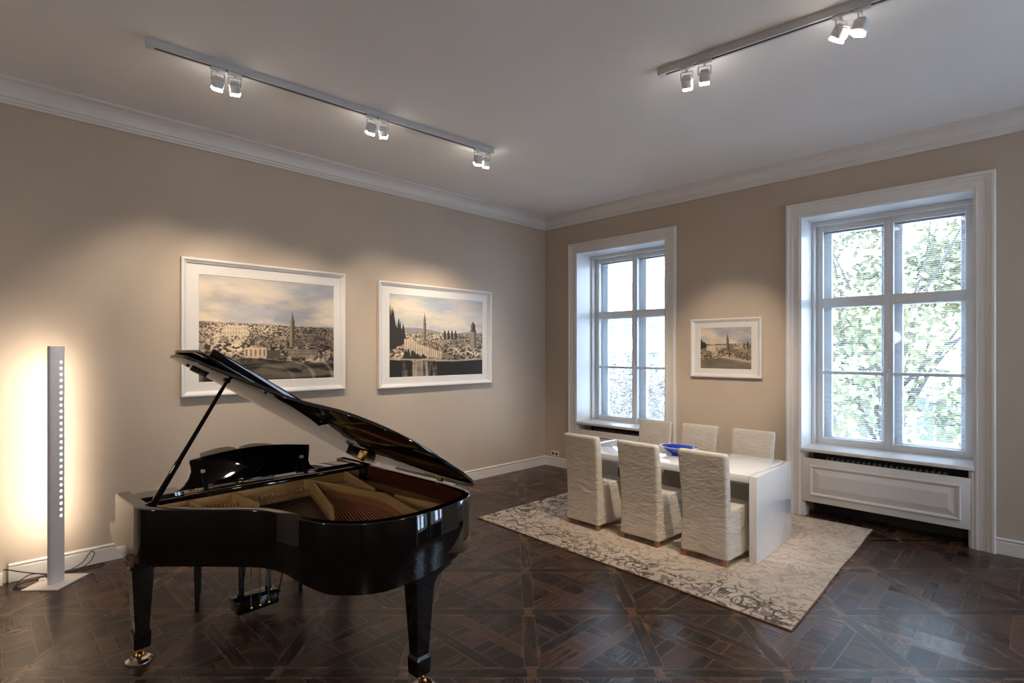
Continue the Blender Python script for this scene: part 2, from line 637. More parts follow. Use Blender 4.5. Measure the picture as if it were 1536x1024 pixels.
# ---- cornices and baseboards
COR = [(0, 3.826), (0.028, 3.826), (0.030, 3.842), (0.044, 3.848), (0.046, 3.868), (0.060, 3.874), (0.060, 3.884),
       (0.066, 3.910), (0.086, 3.945), (0.118, 3.972), (0.150, 3.982), (0.158, 3.988), (0.158, CEIL), (0, CEIL)]
BAS = [(0, 0), (0.018, 0), (0.018, 0.112), (0.013, 0.118), (0.013, 0.124), (0.022, 0.130), (0.022, 0.138), (0.010, 0.147), (0, 0.147)]
def strip(name, prof, where, p0, p1, mat, off0=0.0, off1=0.0):
    """profile run along a wall; off = how far the ends retreat per unit of depth (mitre)"""
    b = MB()
    def sec(p, off):
        out = []
        for (d, z) in prof:
            if where == 'x': out.append((d, p + off * d, z))
            else: out.append((p + off * d, -d, z))
        return out
    b.loft([sec(p0, off0), sec(p1, off1)])
    return struct(b.build(name, mat, smooth=20))
strip('trim_1', COR, 'x', RY, 0, M['trim'], 0, -1)
strip('trim_2', COR, 'y', 0, RX, M['trim'], 1, 0)
strip('baseboard_left', BAS, 'x', -6.470, 0, M['trim'], 0, -1)
CW = 0.150
strip('baseboard_right', BAS, 'y', 0, OP[0][0] - CW, M['trim'], 1, 0)
o = strip('baseboard_right', BAS, 'y', OP[0][1] + CW - 0.012, OP[1][0] - CW, M['trim'])
o = strip('baseboard_right', BAS, 'y', OP[1][1] + CW - 0.012, OP[2][0] - CW, M['trim'])

# ---- windows
CAS = [(0, 0.0), (0, 0.030), (0.012, 0.036), (0.020, 0.036), (0.024, 0.030), (0.078, 0.030), (0.084, 0.036), (0.112, 0.040),
       (0.122, 0.052), (0.140, 0.054), (0.150, 0.046), (0.150, 0.0)]
YW = 0.42
def sash_set(x0, x1, xm, z0, z1, y0, dep, stile, par, zt=2.42, zb=1.603, mull=0.088):
    """a pair of tall casements with a transom and a glazing bar: one frame mesh and one pane per light"""
    fr = MB()
    bv = 0.006
    fr.box(x0, x0 + stile, y0, y0 + dep, z0, z1, bv)
    fr.box(x1 - stile, x1, y0, y0 + dep, z0, z1, bv)
    fr.box(xm - mull / 2, xm + mull / 2, y0 - 0.006, y0 + dep, z0, z1, bv)
    fr.box(xm - 0.018, xm + 0.018, y0 - 0.018, y0, z0, z1, bv)
    for a0, a1 in ((x0 + stile, xm - mull / 2), (xm + mull / 2, x1 - stile)):
        fr.box(a0 - 0.004, a1 + 0.004, y0 + 0.002, y0 + dep, z1 - 0.065, z1, bv)
        fr.box(a0 - 0.004, a1 + 0.004, y0 + 0.002, y0 + dep, z0, z0 + 0.075, bv)
        fr.box(a0 - 0.004, a1 + 0.004, y0 - 0.004, y0 + dep, zt - 0.055, zt + 0.055, bv)
        fr.box(a0 - 0.004, a1 + 0.004, y0 + 0.010, y0 + dep - 0.01, zb - 0.016, zb + 0.016, 0.004)
    f = fr.build('sash_frame', M['sash'], par)
    for a0, a1 in ((x0 + stile, xm - mull / 2), (xm + mull / 2, x1 - stile)):
        for c0, c1 in ((z0 + 0.07, zb), (zb, zt), (zt, z1 - 0.06)):
            g = MB()
            yy = y0 + dep * 0.5
            g.faces([(a0 - 0.003, yy, c0), (a1 + 0.003, yy, c0), (a1 + 0.003, yy, c1), (a0 - 0.003, yy, c1)], [(0, 1, 2, 3)])
            g.build('pane', M['glass'], f, smooth=0)
    return f

def make_window(name, a0, a1, loc=None, rz=0.0):
    root = thing(name, None, None, loc or ((a0 + a1) / 2, 0, 0), rz, None, 'structure')
    cx = (a0 + a1) / 2
    h = (a1 - a0) / 2
    b = MB()
    b.sweep_rect(CAS, (-h, h, 0, ZT), False, lambda a, z, d: (a, -d, z))
    b.build('casing', M['trim'], root, smooth=25)
    # white lining of the reveal, with the stop the casements close against
    b = MB()
    t = 0.012
    b.box(-h, -h + t, -0.028, 0.345, 0.0, ZT, 0.0)
    b.box(h - t, h, -0.028, 0.345, 0.0, ZT, 0.0)
    b.box(-h + t, h - t, -0.028, 0.345, ZT - t, ZT, 0.0)
    b.build('reveal_lining', M['sash'], root, smooth=0)
    b = MB()
    w = 0.042
    for (x0, x1) in ((-h + t, -h + w), (h - w, h - t)):
        b.box(x0, x1, 0.335, YW + 0.24, 0.76, ZT - t, 0.005)
    b.box(-h + w, h - w, 0.335, YW + 0.24, ZT - 0.055, ZT - t, 0.005)
    b.build('window_frame', M['sash'], root)
    sash_set(-h + w, h - w, 0.0, 0.765, ZT - 0.052, YW, 0.052, 0.066, root)
    sash_set(-h + w + 0.002, h - w - 0.002, 0.0, 0.768, ZT - 0.055, YW + 0.17, 0.05, 0.115, root, mull=0.20)
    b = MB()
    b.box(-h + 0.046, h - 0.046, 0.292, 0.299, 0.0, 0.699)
    b.build('niche_shade', M['dark_void'], root, smooth=0)  # dark sheet before the niche wall, shade put into its colour
    b = MB()
    b.box(-h + 0.001, h - 0.001, -0.058, YW + 0.24, 0.732, 0.768, 0.006)
    b.build('window_sill', M['trim'], root)
    for sx in (-1, 1):
        for zz in (1.05, 1.9, 3.05):
            b = MB()
            b.tube([(sx * (h - w + 0.004), YW - 0.012, zz - 0.05), (sx * (h - w + 0.004), YW - 0.012, zz + 0.05)], 0.009, 8)
            b.build('hinge', M['sash'], root)
    b = MB()
    b.box(-0.012, 0.012, YW - 0.034, YW - 0.017, 1.56, 1.66, 0.004)
    b.tube([(0, YW - 0.035, 1.61), (0, YW - 0.055, 1.61), (0, YW - 0.06, 1.52)], 0.007, 8)
    b.build('window_catch', M['sash'], root)
    return root
for k, (a0, a1) in enumerate(OP):
    make_window('window_%d' % (k + 1), a0, a1)
make_window('window_4', WE[0], WE[1], (RX, (WE[0] + WE[1]) / 2, 0), rad(-90))

# ---- blinds between the two sashes
def make_blind(cx, half, zlow, label):
    t = thing('venetian_blind', label, 'blind', (cx, YW + 0.108, 0.768), 0, 'venetian blinds between the window sashes')
    b = MB()
    b.box(-half, half, -0.018, 0.018, 2.475, 2.515, 0.004)
    b.build('headrail', M['slat'], t)
    b = MB()
    z = 2.455
    ang = rad(4)
    while z > zlow:
        w = 0.0125
        c, s = w * math.cos(ang), w * math.sin(ang)
        b.faces([(-half, -c, z - s), (half, -c, z - s), (half, 0, z + 0.002), (-half, 0, z + 0.002), (half, c, z + s), (-half, c, z + s)],
                [(0, 1, 2, 3), (3, 2, 4, 5)])
        z -= 0.0215
    o = b.build('slats', M['slat'], t, smooth=60)
    b = MB()
    b.box(-half, half, -0.013, 0.013, z - 0.010, z + 0.006, 0.003)
    b.build('bottom_rail', M['slat'], t)
    for sx in (-0.62, 0.62):
        b = MB()
        b.tube([(sx * half, -0.0135, z), (sx * half, -0.0135, 2.48)], 0.0012, 5)
        b.build('ladder_cord', M['slat'], t)
    return t
make_blind((OP[0][0] + OP[0][1]) / 2, 0.685, 0.02, 'white venetian blind in the window nearest the room corner')
make_blind((OP[1][0] + OP[1][1]) / 2, 0.675, 0.02, 'white venetian blind in the large window at the right')

# ---- radiator covers and radiators
def radiator_cover(cx, h, label, rlabel):
    t = thing('radiator_cover', label, 'radiator cover', (cx, -0.030, 0), 0, 'radiator covers under the windows')
    W = h - 0.026
    b = MB()
    z0, z1 = 0.172, 0.656
    b.box(-W, W, 0.0, 0.022, z0, z1, 0.004)
    b.build('panel', M['trim'], t)
    iw, iz0, iz1 = W - 0.085, z0 + 0.087, z1 - 0.085
    prof = [(0.0, -0.001), (-0.006, 0.004), (-0.022, -0.001)]
    b = MB()
    # sunk field: moulding ring standing proud, bevelled inner slope and raised centre
    ring = [(0.014, -0.001), (0.010, 0.012), (0.002, 0.016), (-0.008, 0.012), (-0.020, 0.001)]
    b.sweep_rect(ring, (-iw, iw, iz0, iz1), True, lambda a, z, d: (a, -d, z))
    f = [(-0.030, 0.0005), (-0.085, 0.016)]
    b.sweep_rect(f, (-iw, iw, iz0, iz1), True, lambda a, z, d: (a, -d, z))
    q = 0.085
    b.faces([(-iw + q, -0.016, iz0 + q), (iw - q, -0.016, iz0 + q), (iw - q, -0.016, iz1 - q), (-iw + q, -0.016, iz1 - q)], [(0, 1, 2, 3)])
    b.build('raised_field', M['trim'], t, smooth=20)
    for sx in (-1, 1):
        b = MB()
        b.box(min(sx * (h - 0.012), sx * (W + 0.002)), max(sx * (h - 0.012), sx * (W + 0.002)), 0.0, 0.06, 0, 0.72, 0.002)
        b.box(min(sx * (h - 0.013), sx * (h - 0.045)), max(sx * (h - 0.013), sx * (h - 0.045)), 0.028, 0.16, 0, 0.72, 0.0)
        b.build('side_post', M['trim'], t)
    r = thing('radiator', rlabel, 'radiator', (cx, 0.12, 0.16), 0, 'radiators behind the covers')
    b = MB()
    n = 22
    for k in range(n):
        x = -0.52 + 1.04 * k / (n - 1)
        b.box(x - 0.017, x + 0.017, 0, 0.11, 0.0, 0.50, 0.012)
    b.tube([(-0.52, 0.055, 0.04), (0.52, 0.055, 0.04)], 0.016, 10)
    b.tube([(-0.52, 0.055, 0.45), (0.52, 0.055, 0.45)], 0.016, 10)
    b.build('ribs', M['radiator'], r)
    for sx in (-1, 1):
        b = MB()
        b.box(sx * 0.45 - 0.012, sx * 0.45 + 0.012, 0.10, 0.1715, 0.30, 0.36, 0.003)
        b.build('wall_bracket', M['radiator'], r)
radiator_cover((OP[0][0] + OP[0][1]) / 2, (OP[0][1] - OP[0][0]) / 2, 'white panelled radiator cover half hidden behind the dining chairs', 'grey radiator behind the slot under the sill near the corner')
radiator_cover((OP[1][0] + OP[1][1]) / 2, (OP[1][1] - OP[1][0]) / 2, 'white panelled radiator cover beside the rug under the large right window', 'grey ribbed radiator glimpsed in the slot under the large right window')

# ------------------------------------------------------------------ framed prints
def fbm(x, y, seed, octaves=5, gain=0.5):
    def vnoise(x, y, s):
        xi, yi = np.floor(x).astype(np.int64), np.floor(y).astype(np.int64)
        xf, yf = x - xi, y - yi
        u, v = xf * xf * (3 - 2 * xf), yf * yf * (3 - 2 * yf)
        def h(a, b):
            n = (a * 374761393 + b * 668265263 + s * 1442695041) & 0x7fffffff
            n = ((n ^ (n >> 13)) * 1274126177) & 0x7fffffff
            n = (n ^ (n >> 16)) & 0xffff
            return n / 65535.0
        return (h(xi, yi) * (1 - u) + h(xi + 1, yi) * u) * (1 - v) + (h(xi, yi + 1) * (1 - u) + h(xi + 1, yi + 1) * u) * v
    out = np.zeros_like(x); amp = 1.0; tot = 0
    for o in range(octaves):
        out += amp * vnoise(x * 2 ** o, y * 2 ** o, seed + o * 17)
        tot += amp; amp *= gain
    return out / tot

def cells(x, y, seed):
    xi, yi = np.floor(x).astype(np.int64), np.floor(y).astype(np.int64)
    n = (xi * 374761393 + yi * 668265263 + seed * 1442695041) & 0x7fffffff
    n = ((n ^ (n >> 13)) * 1274126177) & 0x7fffffff
    return ((n ^ (n >> 16)) & 0xffff) / 65535.0, x - xi, y - yi

def smooth(a, e0, e1):
    t = np.clip((a - e0) / (e1 - e0), 0, 1)
    return t * t * (3 - 2 * t)

def paint(kind, W, H, asp):
    X, Y = np.meshgrid((np.arange(W) + 0.5) / W, (np.arange(H) + 0.5) / H)
    A = X * asp
    def L(img, mask, col):
        return img * (1 - mask[..., None]) + np.array(col) * mask[..., None]
    hor = {1: 0.565 - 0.03 * X, 2: 0.545, 3: 0.60}[kind]
    # sky
    cl = fbm(A * 1.6 + 3 * kind, Y * 4.5, 11 * kind, 6, 0.55)
    cl2 = fbm(A * 3.0 + 9, Y * 9.0, 5 * kind + 3, 5)
    top = smooth(Y, 0.5, 1.0)
    warm = np.array([0.72, 0.62, 0.50]); cool = np.array([0.42, 0.42, 0.45]) if kind != 2 else np.array([0.43, 0.47, 0.52])
    f = np.clip(smooth(cl, 0.36, 0.66) * (1.0 - 0.45 * top) + 0.35 * (1 - smooth(X, 0.1, 0.8)) - 0.1, 0, 1)
    img = warm * f[..., None] + cool * (1 - f[..., None])
    img *= (0.88 + 0.24 * cl2)[..., None]
    # distant hills
    ridge = hor + (0.035 if kind == 1 else 0.05) * (fbm(A * 2.2, Y * 0 + 1.0, 40 + kind, 4) - 0.2) + (0.05 * np.exp(-((X - 0.25) / 0.2) ** 2) if kind == 2 else 0)
    img = L(img, smooth(ridge - Y, 0, 0.006), (0.36, 0.35, 0.36))
    # town: roofs and fronts, growing towards the bottom
    depth = np.clip((hor - Y) / hor, 0, 1)
    town = smooth(hor - Y + 0.012 * fbm(A * 60, Y * 0, 8 + kind, 2), 0.0, 0.01)
    tex = np.zeros_like(X); ws = np.zeros_like(X)
    for s, d0, d1 in ((150, -0.2, 0.25), (90, 0.05, 0.45), (50, 0.25, 0.75), (30, 0.5, 1.2)):
        wgt = np.clip(1 - np.abs(depth - (d0 + d1) / 2) / ((d1 - d0) / 2), 0, 1)
        jx = A * s * 0.62 + 5.0 * fbm(A * 9, Y * 16, s, 3)
        jy = Y * s * 1.15 + 4.0 * fbm(A * 11, Y * 7, s + 1, 3)
        v, fx, fy = cells(jx, jy, s + kind)
        shade = np.where(fy > 0.55, 0.55 + 0.7 * v, 0.20 + 0.55 * v) * np.where(fx < 0.28, 0.45, 1.0)
        win = np.where((np.mod(fx * 5, 1) < 0.35) & (np.mod(fy * 6, 1) < 0.4) & (v > 0.35), 0.62, 1.0)
        tex += wgt * shade * win; ws += wgt
    tex = tex / np.maximum(ws, 1e-3)
    trees = smooth(fbm(A * 14, Y * 26, 77 + kind, 4), 0.50, 0.60)
    lum = np.clip(tex * (1 - 0.72 * trees), 0.08, 1.15)
    lum = 0.62 * lum + 0.38 * 0.6 * (1 - smooth(depth, 0.0, 0.35)) + lum * 0.38 * smooth(depth, 0, 0.35)
    big = fbm(A * 3, Y * 6, 90 + kind, 4)
    # speckle of lit fronts and shaded gaps, finer with distance
    wx = A + 0.02 * fbm(A * 12, Y * 12, 61 + kind, 3); wy = Y + 0.02 * fbm(A * 10, Y * 14, 62 + kind, 3)
    far = smooth(fbm(wx * 95, wy * 150, 63 + kind, 3), 0.40, 0.60)
    mid_ = smooth(fbm(wx * 42, wy * 60, 64 + kind, 4), 0.42, 0.58)
    near = smooth(fbm(wx * 20 + 3 * wy, wy * 34, 65 + kind, 5), 0.44, 0.57)
    d1 = smooth(depth, 0.15, 0.45); d2 = smooth(depth, 0.45, 0.8)
    speck = far * (1 - d1) + mid_ * d1 * (1 - d2) + near * d2
    lum = (0.35 * lum + 0.80 * speck) * (0.10 + 1.6 * big)
    lum = np.clip(lum, 0.06, 1.25)
    twn = np.stack([0.60 * lum + 0.02, 0.50 * lum + 0.015, 0.39 * lum + 0.012], -1)
    img = img * (1 - town[..., None]) + twn * town[..., None]
    def block(x0, x1, y0, y1, col, cols=0, rows=0, dark=0.5):
        nonlocal img
        m = ((X > x0) & (X < x1) & (Y > y0) & (Y < y1)).astype(float)
        c = np.ones_like(X)
        if cols:
            fx = np.mod((X - x0) / (x1 - x0) * cols, 1); fy = np.mod((Y - y0) / (y1 - y0) * rows, 1)
            c = np.where((fx > 0.3) & (fx < 0.72) & (fy > 0.22) & (fy < 0.82), dark, 1.0)
        c = c * (0.82 + 0.36 * fbm(A * 40, Y * 40, 3, 2))
        img = img * (1 - m[..., None]) + np.array(col) * c[..., None] * m[..., None]
    def tower(cx, base, topy, w, lit=(0.40, 0.33, 0.25)):
        nonlocal img
        hgt = topy - base
        t = np.clip((Y - base) / hgt, 0, 1)
        half = np.where(t < 0.55, w, np.where(t < 0.60, w * 1.25, np.where(t < 0.70, w * 0.85, np.where(t < 0.73, w * 1.0, w * 0.7 * np.clip((1 - t) / 0.27, 0.03, 1)))))
        m = ((np.abs(X - cx) < half) & (Y > base) & (Y < topy)).astype(float)
        side = np.where(X < cx - 0.1 * half, 1.0, 0.42)
        rib = np.where(np.mod(Y * 70, 1) < 0.35, 0.8, 1.0)
        img = img * (1 - m[..., None]) + np.array(lit) * (side * rib)[..., None] * m[..., None]
    def conifers(x0, x1, base, hgt, n, seed):
        nonlocal img
        rg = random.Random(seed)
        for _ in range(n):
            cx = x0 + (x1 - x0) * rg.random(); hh = hgt * (0.5 + 0.6 * rg.random()) * (1 - 0.6 * (cx - x0) / (x1 - x0)); ww = 0.022 + 0.012 * rg.random()
            t = (Y - base) / hh
            m = ((t > -0.3) & (t < 1) & (np.abs(X - cx) < ww * (1 - np.clip(t, 0, 1)) * (0.7 + 0.6 * fbm(A * 70, Y * 70, 4, 2)))).astype(float)
            img = L(img, m, (0.085, 0.075, 0.065))
    if kind == 1:
        block(0.16, 0.33, 0.44, 0.535, (0.66, 0.56, 0.44), 9, 2, 0.72)
        block(0.30, 0.46, 0.215, 0.325, (0.62, 0.50, 0.38), 5, 1, 0.45)
        block(0.46, 0.56, 0.22, 0.30, (0.16, 0.13, 0.11))
        block(0.62, 0.86, 0.24, 0.31, (0.34, 0.28, 0.22), 14, 2, 0.55)
        block(0.68, 0.725, 0.34, 0.42, (0.20, 0.17, 0.15), 3, 3, 0.7)
        block(0.80, 0.825, 0.36, 0.47, (0.22, 0.19, 0.16))
        tower(0.655, 0.33, 0.70, 0.020)
        fg = smooth(0.205 + 0.03 * np.sin(X * 5 + 0.5) + 0.02 * (fbm(A * 8, Y * 0, 6, 3) - 0.5) - Y, 0, 0.012)
        field = 0.035 + 0.15 * smooth(fbm(A * 4 + 2 * fbm(A * 3, Y * 3, 3, 2), Y * 22, 21, 5), 0.35, 0.7)
        r = np.hypot((X - 0.42) * 1.9, (Y - 0.02) * 3.6)
        ringm = np.exp(-((np.mod(r * 3.2 + 0.08 * fbm(A * 9, Y * 9, 2, 3), 1) - 0.5) / 0.09) ** 2)
        field = field + 0.16 * ringm * smooth(r, 0.25, 0.7)
        img = img * (1 - fg[..., None]) + np.stack([field * 1.12, field * 0.93, field * 0.74], -1) * fg[..., None]
        hedge = smooth(fbm(A * 24, Y * 24, 33, 4), 0.46, 0.56) * np.exp(-((Y - 0.205) / 0.022) ** 2)
        img = L(img, np.clip(hedge, 0, 1), (0.07, 0.06, 0.05))
    elif kind == 2:
        tower(0.345, 0.45, 0.81, 0.014)
        conifers(0.0, 0.14, 0.46, 0.42, 26, 5)
        for cx in (0.56, 0.60, 0.64, 0.68):
            tower(cx, 0.47, 0.60, 0.012, (0.16, 0.14, 0.12))
        m = ((np.abs(X - 0.885) < 0.038) & (Y > 0.36) & (Y < 0.60)).astype(float)
        cyl = 0.5 + 0.5 * np.clip(1 - ((X - 0.87) / 0.04) ** 2, 0, 1)
        img = img * (1 - m[..., None]) + (np.array([0.42, 0.36, 0.30]) * (cyl * (0.8 + 0.3 * fbm(A * 50, Y * 30, 9, 2)))[..., None]) * m[..., None]
        tower(0.885, 0.58, 0.72, 0.026, (0.26, 0.22, 0.19))
        # pale embankment facade running down to the right
        yt = 0.47 - 0.42 * (X - 0.14); yb = 0.255 - 0.06 * (X - 0.14)
        m = ((X > 0.14) & (X < 0.66) & (Y < yt) & (Y > yb)).astype(float)
        colm = np.where(np.mod(X * 44, 1) < 0.3, 0.5, 1.0) * np.where(X > 0.53, 0.62, 1.0) * (0.75 + 0.45 * fbm(A * 30, Y * 30, 19, 3))
        img = img * (1 - m[..., None]) + (np.array([0.62, 0.52, 0.40]) * colm[..., None]) * m[..., None]
        conifers(0.14, 0.34, 0.24, 0.13, 14, 8)
        # water with streaked reflections
        shore = 0.215 - 0.05 * X + 0.06 * smooth(X, 0.6, 1.0) * 0.6
        wm = smooth(shore - Y, 0, 0.008)
        refl = fbm(A * 26, Y * 3, 55, 4) * np.clip(1.15 - np.abs(X - 0.32) / 0.3, 0.15, 1) + 0.25 * fbm(A * 6, Y * 30, 56, 3)
        refl = 0.05 + 0.36 * smooth(refl, 0.35, 0.85)
        img = img * (1 - wm[..., None]) + np.stack([refl * 1.1, refl * 0.92, refl * 0.74], -1) * wm[..., None]
        img = L(img, np.clip(np.exp(-((Y - shore - 0.01) / 0.008) ** 2), 0, 1), (0.52, 0.44, 0.34))
    else:
        conifers(0.0, 0.13, 0.55, 0.20, 14, 3)
        block(0.13, 0.30, 0.44, 0.57, (0.68, 0.58, 0.44), 7, 3, 0.72)
        block(0.30, 0.52, 0.50, 0.58, (0.55, 0.47, 0.36), 12, 2, 0.7)
        tower(0.545, 0.42, 0.86, 0.026)
        tower(0.93, 0.50, 0.69, 0.016, (0.2, 0.17, 0.15))
        tower(0.86, 0.48, 0.66, 0.016, (0.3, 0.26, 0.22))
        fg = smooth(0.22 + 0.05 * np.sin(X * 4) - Y, 0, 0.02)
        field = 0.17 + 0.12 * fbm(A * 4, Y * 12, 25, 5)
        img = img * (1 - fg[..., None]) + np.stack([field * 1.12, field * 0.95, field * 0.75], -1) * fg[..., None]
        road = np.exp(-((Y - (0.30 - 0.22 * (X - 0.42))) / 0.028) ** 2) * smooth(X, 0.4, 0.5)
        img = L(img, np.clip(road, 0, 1) * 0.9, (0.56, 0.47, 0.37))
    img = np.clip(img, 0, 1) ** 1.38 * 1.12
    return np.clip(img, 0, 1)

def print_mesh(kind, w, h, nx, ny):
    img = paint(kind, nx + 1, ny + 1, w / h)
    xs, ys = np.meshgrid(np.linspace(-w / 2, w / 2, nx + 1), np.linspace(0, h, ny + 1))
    co = np.stack([xs, np.zeros_like(xs), ys], -1).reshape(-1, 3)
    idx = np.arange((nx + 1) * (ny + 1)).reshape(ny + 1, nx + 1)
    f = np.stack([idx[:-1, :-1], idx[:-1, 1:], idx[1:, 1:], idx[1:, :-1]], -1).reshape(-1, 4)
    me = bpy.data.meshes.new('print')
    me.from_pydata(co.tolist(), [], f.tolist())
    ca = me.color_attributes.new('paint', 'FLOAT_COLOR', 'POINT')
    rgba = np.concatenate([img, np.ones(img.shape[:2] + (1,))], -1).astype(np.float32)
    ca.data.foreach_set('color', rgba.ravel())
    return me

def picture(kind, label, loc, rz, w, h, ml, mr, mb, mt, nx, ny, depth=0.055):
    """local: x along the wall, -y into the room, z up from the frame's bottom edge"""
    t = thing('framed_picture', label, 'picture', loc, rz, 'framed city views')
    fwid = 0.048
    prof = [(0, 0.0), (0, depth), (-0.006, depth + 0.004), (-0.020, depth + 0.003), (-0.030, depth - 0.008), (-0.040, depth - 0.014), (-fwid, depth - 0.020), (-fwid, 0.012)]
    b = MB()
    b.sweep_rect(prof, (-w / 2, w / 2, 0, h), True, lambda a, z, d: (a, -d, z))
    b.build('frame', M['frame_white'], t, smooth=30)
    px0, px1, pz0, pz1 = -w / 2 + ml, w / 2 - mr, mb, h - mt
    b = MB()
    e = fwid - 0.004
    dm = 0.024
    o = [(-w / 2 + e, e), (w / 2 - e, e), (w / 2 - e, h - e), (-w / 2 + e, h - e)]
    i = [(px0, pz0), (px1, pz0), (px1, pz1), (px0, pz1)]
    k = [(px0 + 0.004, pz0 + 0.004), (px1 - 0.004, pz0 + 0.004), (px1 - 0.004, pz1 - 0.004), (px0 + 0.004, pz1 - 0.004)]
    vs = [(a, -dm, z) for a, z in o] + [(a, -dm, z) for a, z in i] + [(a, -dm + 0.005, z) for a, z in k]
    fs = []
    for q in (0, 4):
        for n in range(4):
            fs.append((q + n, q + (n + 1) % 4, q + 4 + (n + 1) % 4, q + 4 + n))
    b.faces(vs, fs)
    b.build('mount', M['mat_white'], t, smooth=0)
    me = print_mesh(kind, px1 - px0 - 0.004, pz1 - pz0 - 0.004, nx, ny)
    p = link('print', me, M['print'], t, smooth=0, loc=((px0 + px1) / 2, -dm + 0.0045, pz0 + 0.002))
    return t
picture(1, 'largest framed city view with a lone tower, half behind the raised piano lid', (0.001, -4.421, 1.412), rad(90), 1.686, 1.345, 0.155, 0.125, 0.135, 0.150, 420, 300)
picture(2, 'framed city view with a river and spire on the wall between piano and corner', (0.001, -2.188, 1.390), rad(90), 1.885, 1.335, 0.165, 0.155, 0.130, 0.150, 420, 300)
picture(3, 'small framed city view hanging between the two windows', (3.0135, -0.001, 1.527), 0, 0.893, 0.737, 0.120, 0.125, 0.105, 0.115, 240, 180, depth=0.048)

# ------------------------------------------------------------------ ceiling tracks and spots
def track(name_label, p0, p1, group):
    p0, p1 = Vector(p0), Vector(p1)
    L = (p1 - p0).length
    ang = math.atan2(p1.y - p0.y, p1.x - p0.x)
    t = thing('lighting_track', name_label, 'track light rail', (p0.x, p0.y, CEIL), ang, group)
    b = MB()
    w = 0.030
    b.box(0, L, -w, -0.011, -0.052, 0.0, 0.002)
    b.box(0, L, 0.011, w, -0.052, 0.0, 0.002)
    b.box(0.0, L, -0.012, 0.012, -0.030, 0.0, 0.0)
    b.build('rail', M['grey_metal'], t, smooth=0)
    b = MB()
    b.box(0.05, L - 0.05, -0.011, 0.011, -0.051, -0.030, 0.0)
    b.build('slot', M['slot'], t, smooth=0)
    for e0, e1 in ((-0.004, 0.05), (L - 0.05, L + 0.004)):
        b = MB()
        b.box(e0, e1, -w - 0.001, w + 0.001, -0.054, 0.0, 0.003)
        b.build('end_cap', M['grey_metal'], t)
    return t
TL = ((1.520, -5.830, CEIL), (1.697, -2.760, CEIL))
TR = ((3.792, -2.955, CEIL), (5.330, -2.800, CEIL))
track('long grey spotlight track on the ceiling above the piano', TL[0], TL[1], 'ceiling spotlight tracks')
track('grey spotlight track on the ceiling above the dining table', TR[0], TR[1], 'ceiling spotlight tracks')

def spot_proto():
    """built aiming down -z of the housing; the adapter stays level"""
    t = thing('spotlight', None, None)
    return t
def make_spot(pos, target, along, label, power, cone, group='ceiling spotlights'):
    """pos: on the track underside; target: aimed point; along: track angle"""
    pos = Vector(pos)
    t = thing('spotlight', label, 'spotlight', pos, along, group)
    b = MB()
    b.box(-0.050, 0.050, -0.016, 0.016, -0.018, -0.0005, 0.003)
    b.build('adapter', M['spot_white'], t)
    inv = Matrix.Rotation(-along, 4, 'Z')
    head = Vector((0, 0, -0.098))
    d = inv @ (Vector(target) - (pos + head))
    d.normalize()
    q = (-d).to_track_quat('Z', 'Y').to_matrix().to_4x4()
    mat = Matrix.Translation(head) @ q
    side = (q @ Vector((1, 0, 0, 0))).to_3d()
    # yoke: stem and two arms
    b = MB()
    b.tube([(0, 0, -0.015), (0, 0, -0.035)], 0.008, 10)
    for s in (-1, 1):
        pv = head + side * 0.043 * s
        b.tube([(0, 0, -0.034), tuple(Vector((pv.x, pv.y, -0.036))), tuple(pv)], 0.005, 8)
    b.build('yoke', M['spot_white'], t)
    b = MB()
    b.box(-0.038, 0.038, -0.038, 0.038, -0.045, 0.024, 0.013, mat, 3)
    b.box(-0.028, 0.028, -0.028, 0.028, 0.022, 0.034, 0.006, mat, 2)
    b.build('housing', M['spot_white'], t)
    b = MB()
    b.box(-0.034, 0.034, -0.034, 0.034, -0.064, -0.0452, 0.006, mat)
    b.build('lens', M['lens'], t)
    lp = pos + Matrix.Rotation(along, 4, 'Z').to_3x3() @ (head + d * 0.090)
    ld = bpy.data.lights.new('spot_beam', 'SPOT')
    ld.energy = power
    ld.color = (1.0, 0.84, 0.64)
    ld.spot_size = rad(cone)
    ld.spot_blend = 0.75
    ld.shadow_soft_size = 0.025
    lo = bpy.data.objects.new('spot_beam', ld)
    COL.objects.link(lo)
    lo.location = lp
    lo.rotation_euler = (Vector(target) - lp).to_track_quat('-Z', 'Y').to_euler()
    return t
def on_track(T, frac):
    a, b_ = Vector(T[0]), Vector(T[1])
    p = a.lerp(b_, frac)
    return (p.x, p.y, CEIL - 0.052)
def fy(y): return (y - TL[0][1]) / (TL[1][1] - TL[0][1])
def fx(x): return (x - TR[0][0]) / (TR[1][0] - TR[0][0])
angL = math.atan2(TL[1][1] - TL[0][1], TL[1][0] - TL[0][0])
angR = math.atan2(TR[1][1] - TR[0][1], TR[1][0] - TR[0][0])
SP = 54
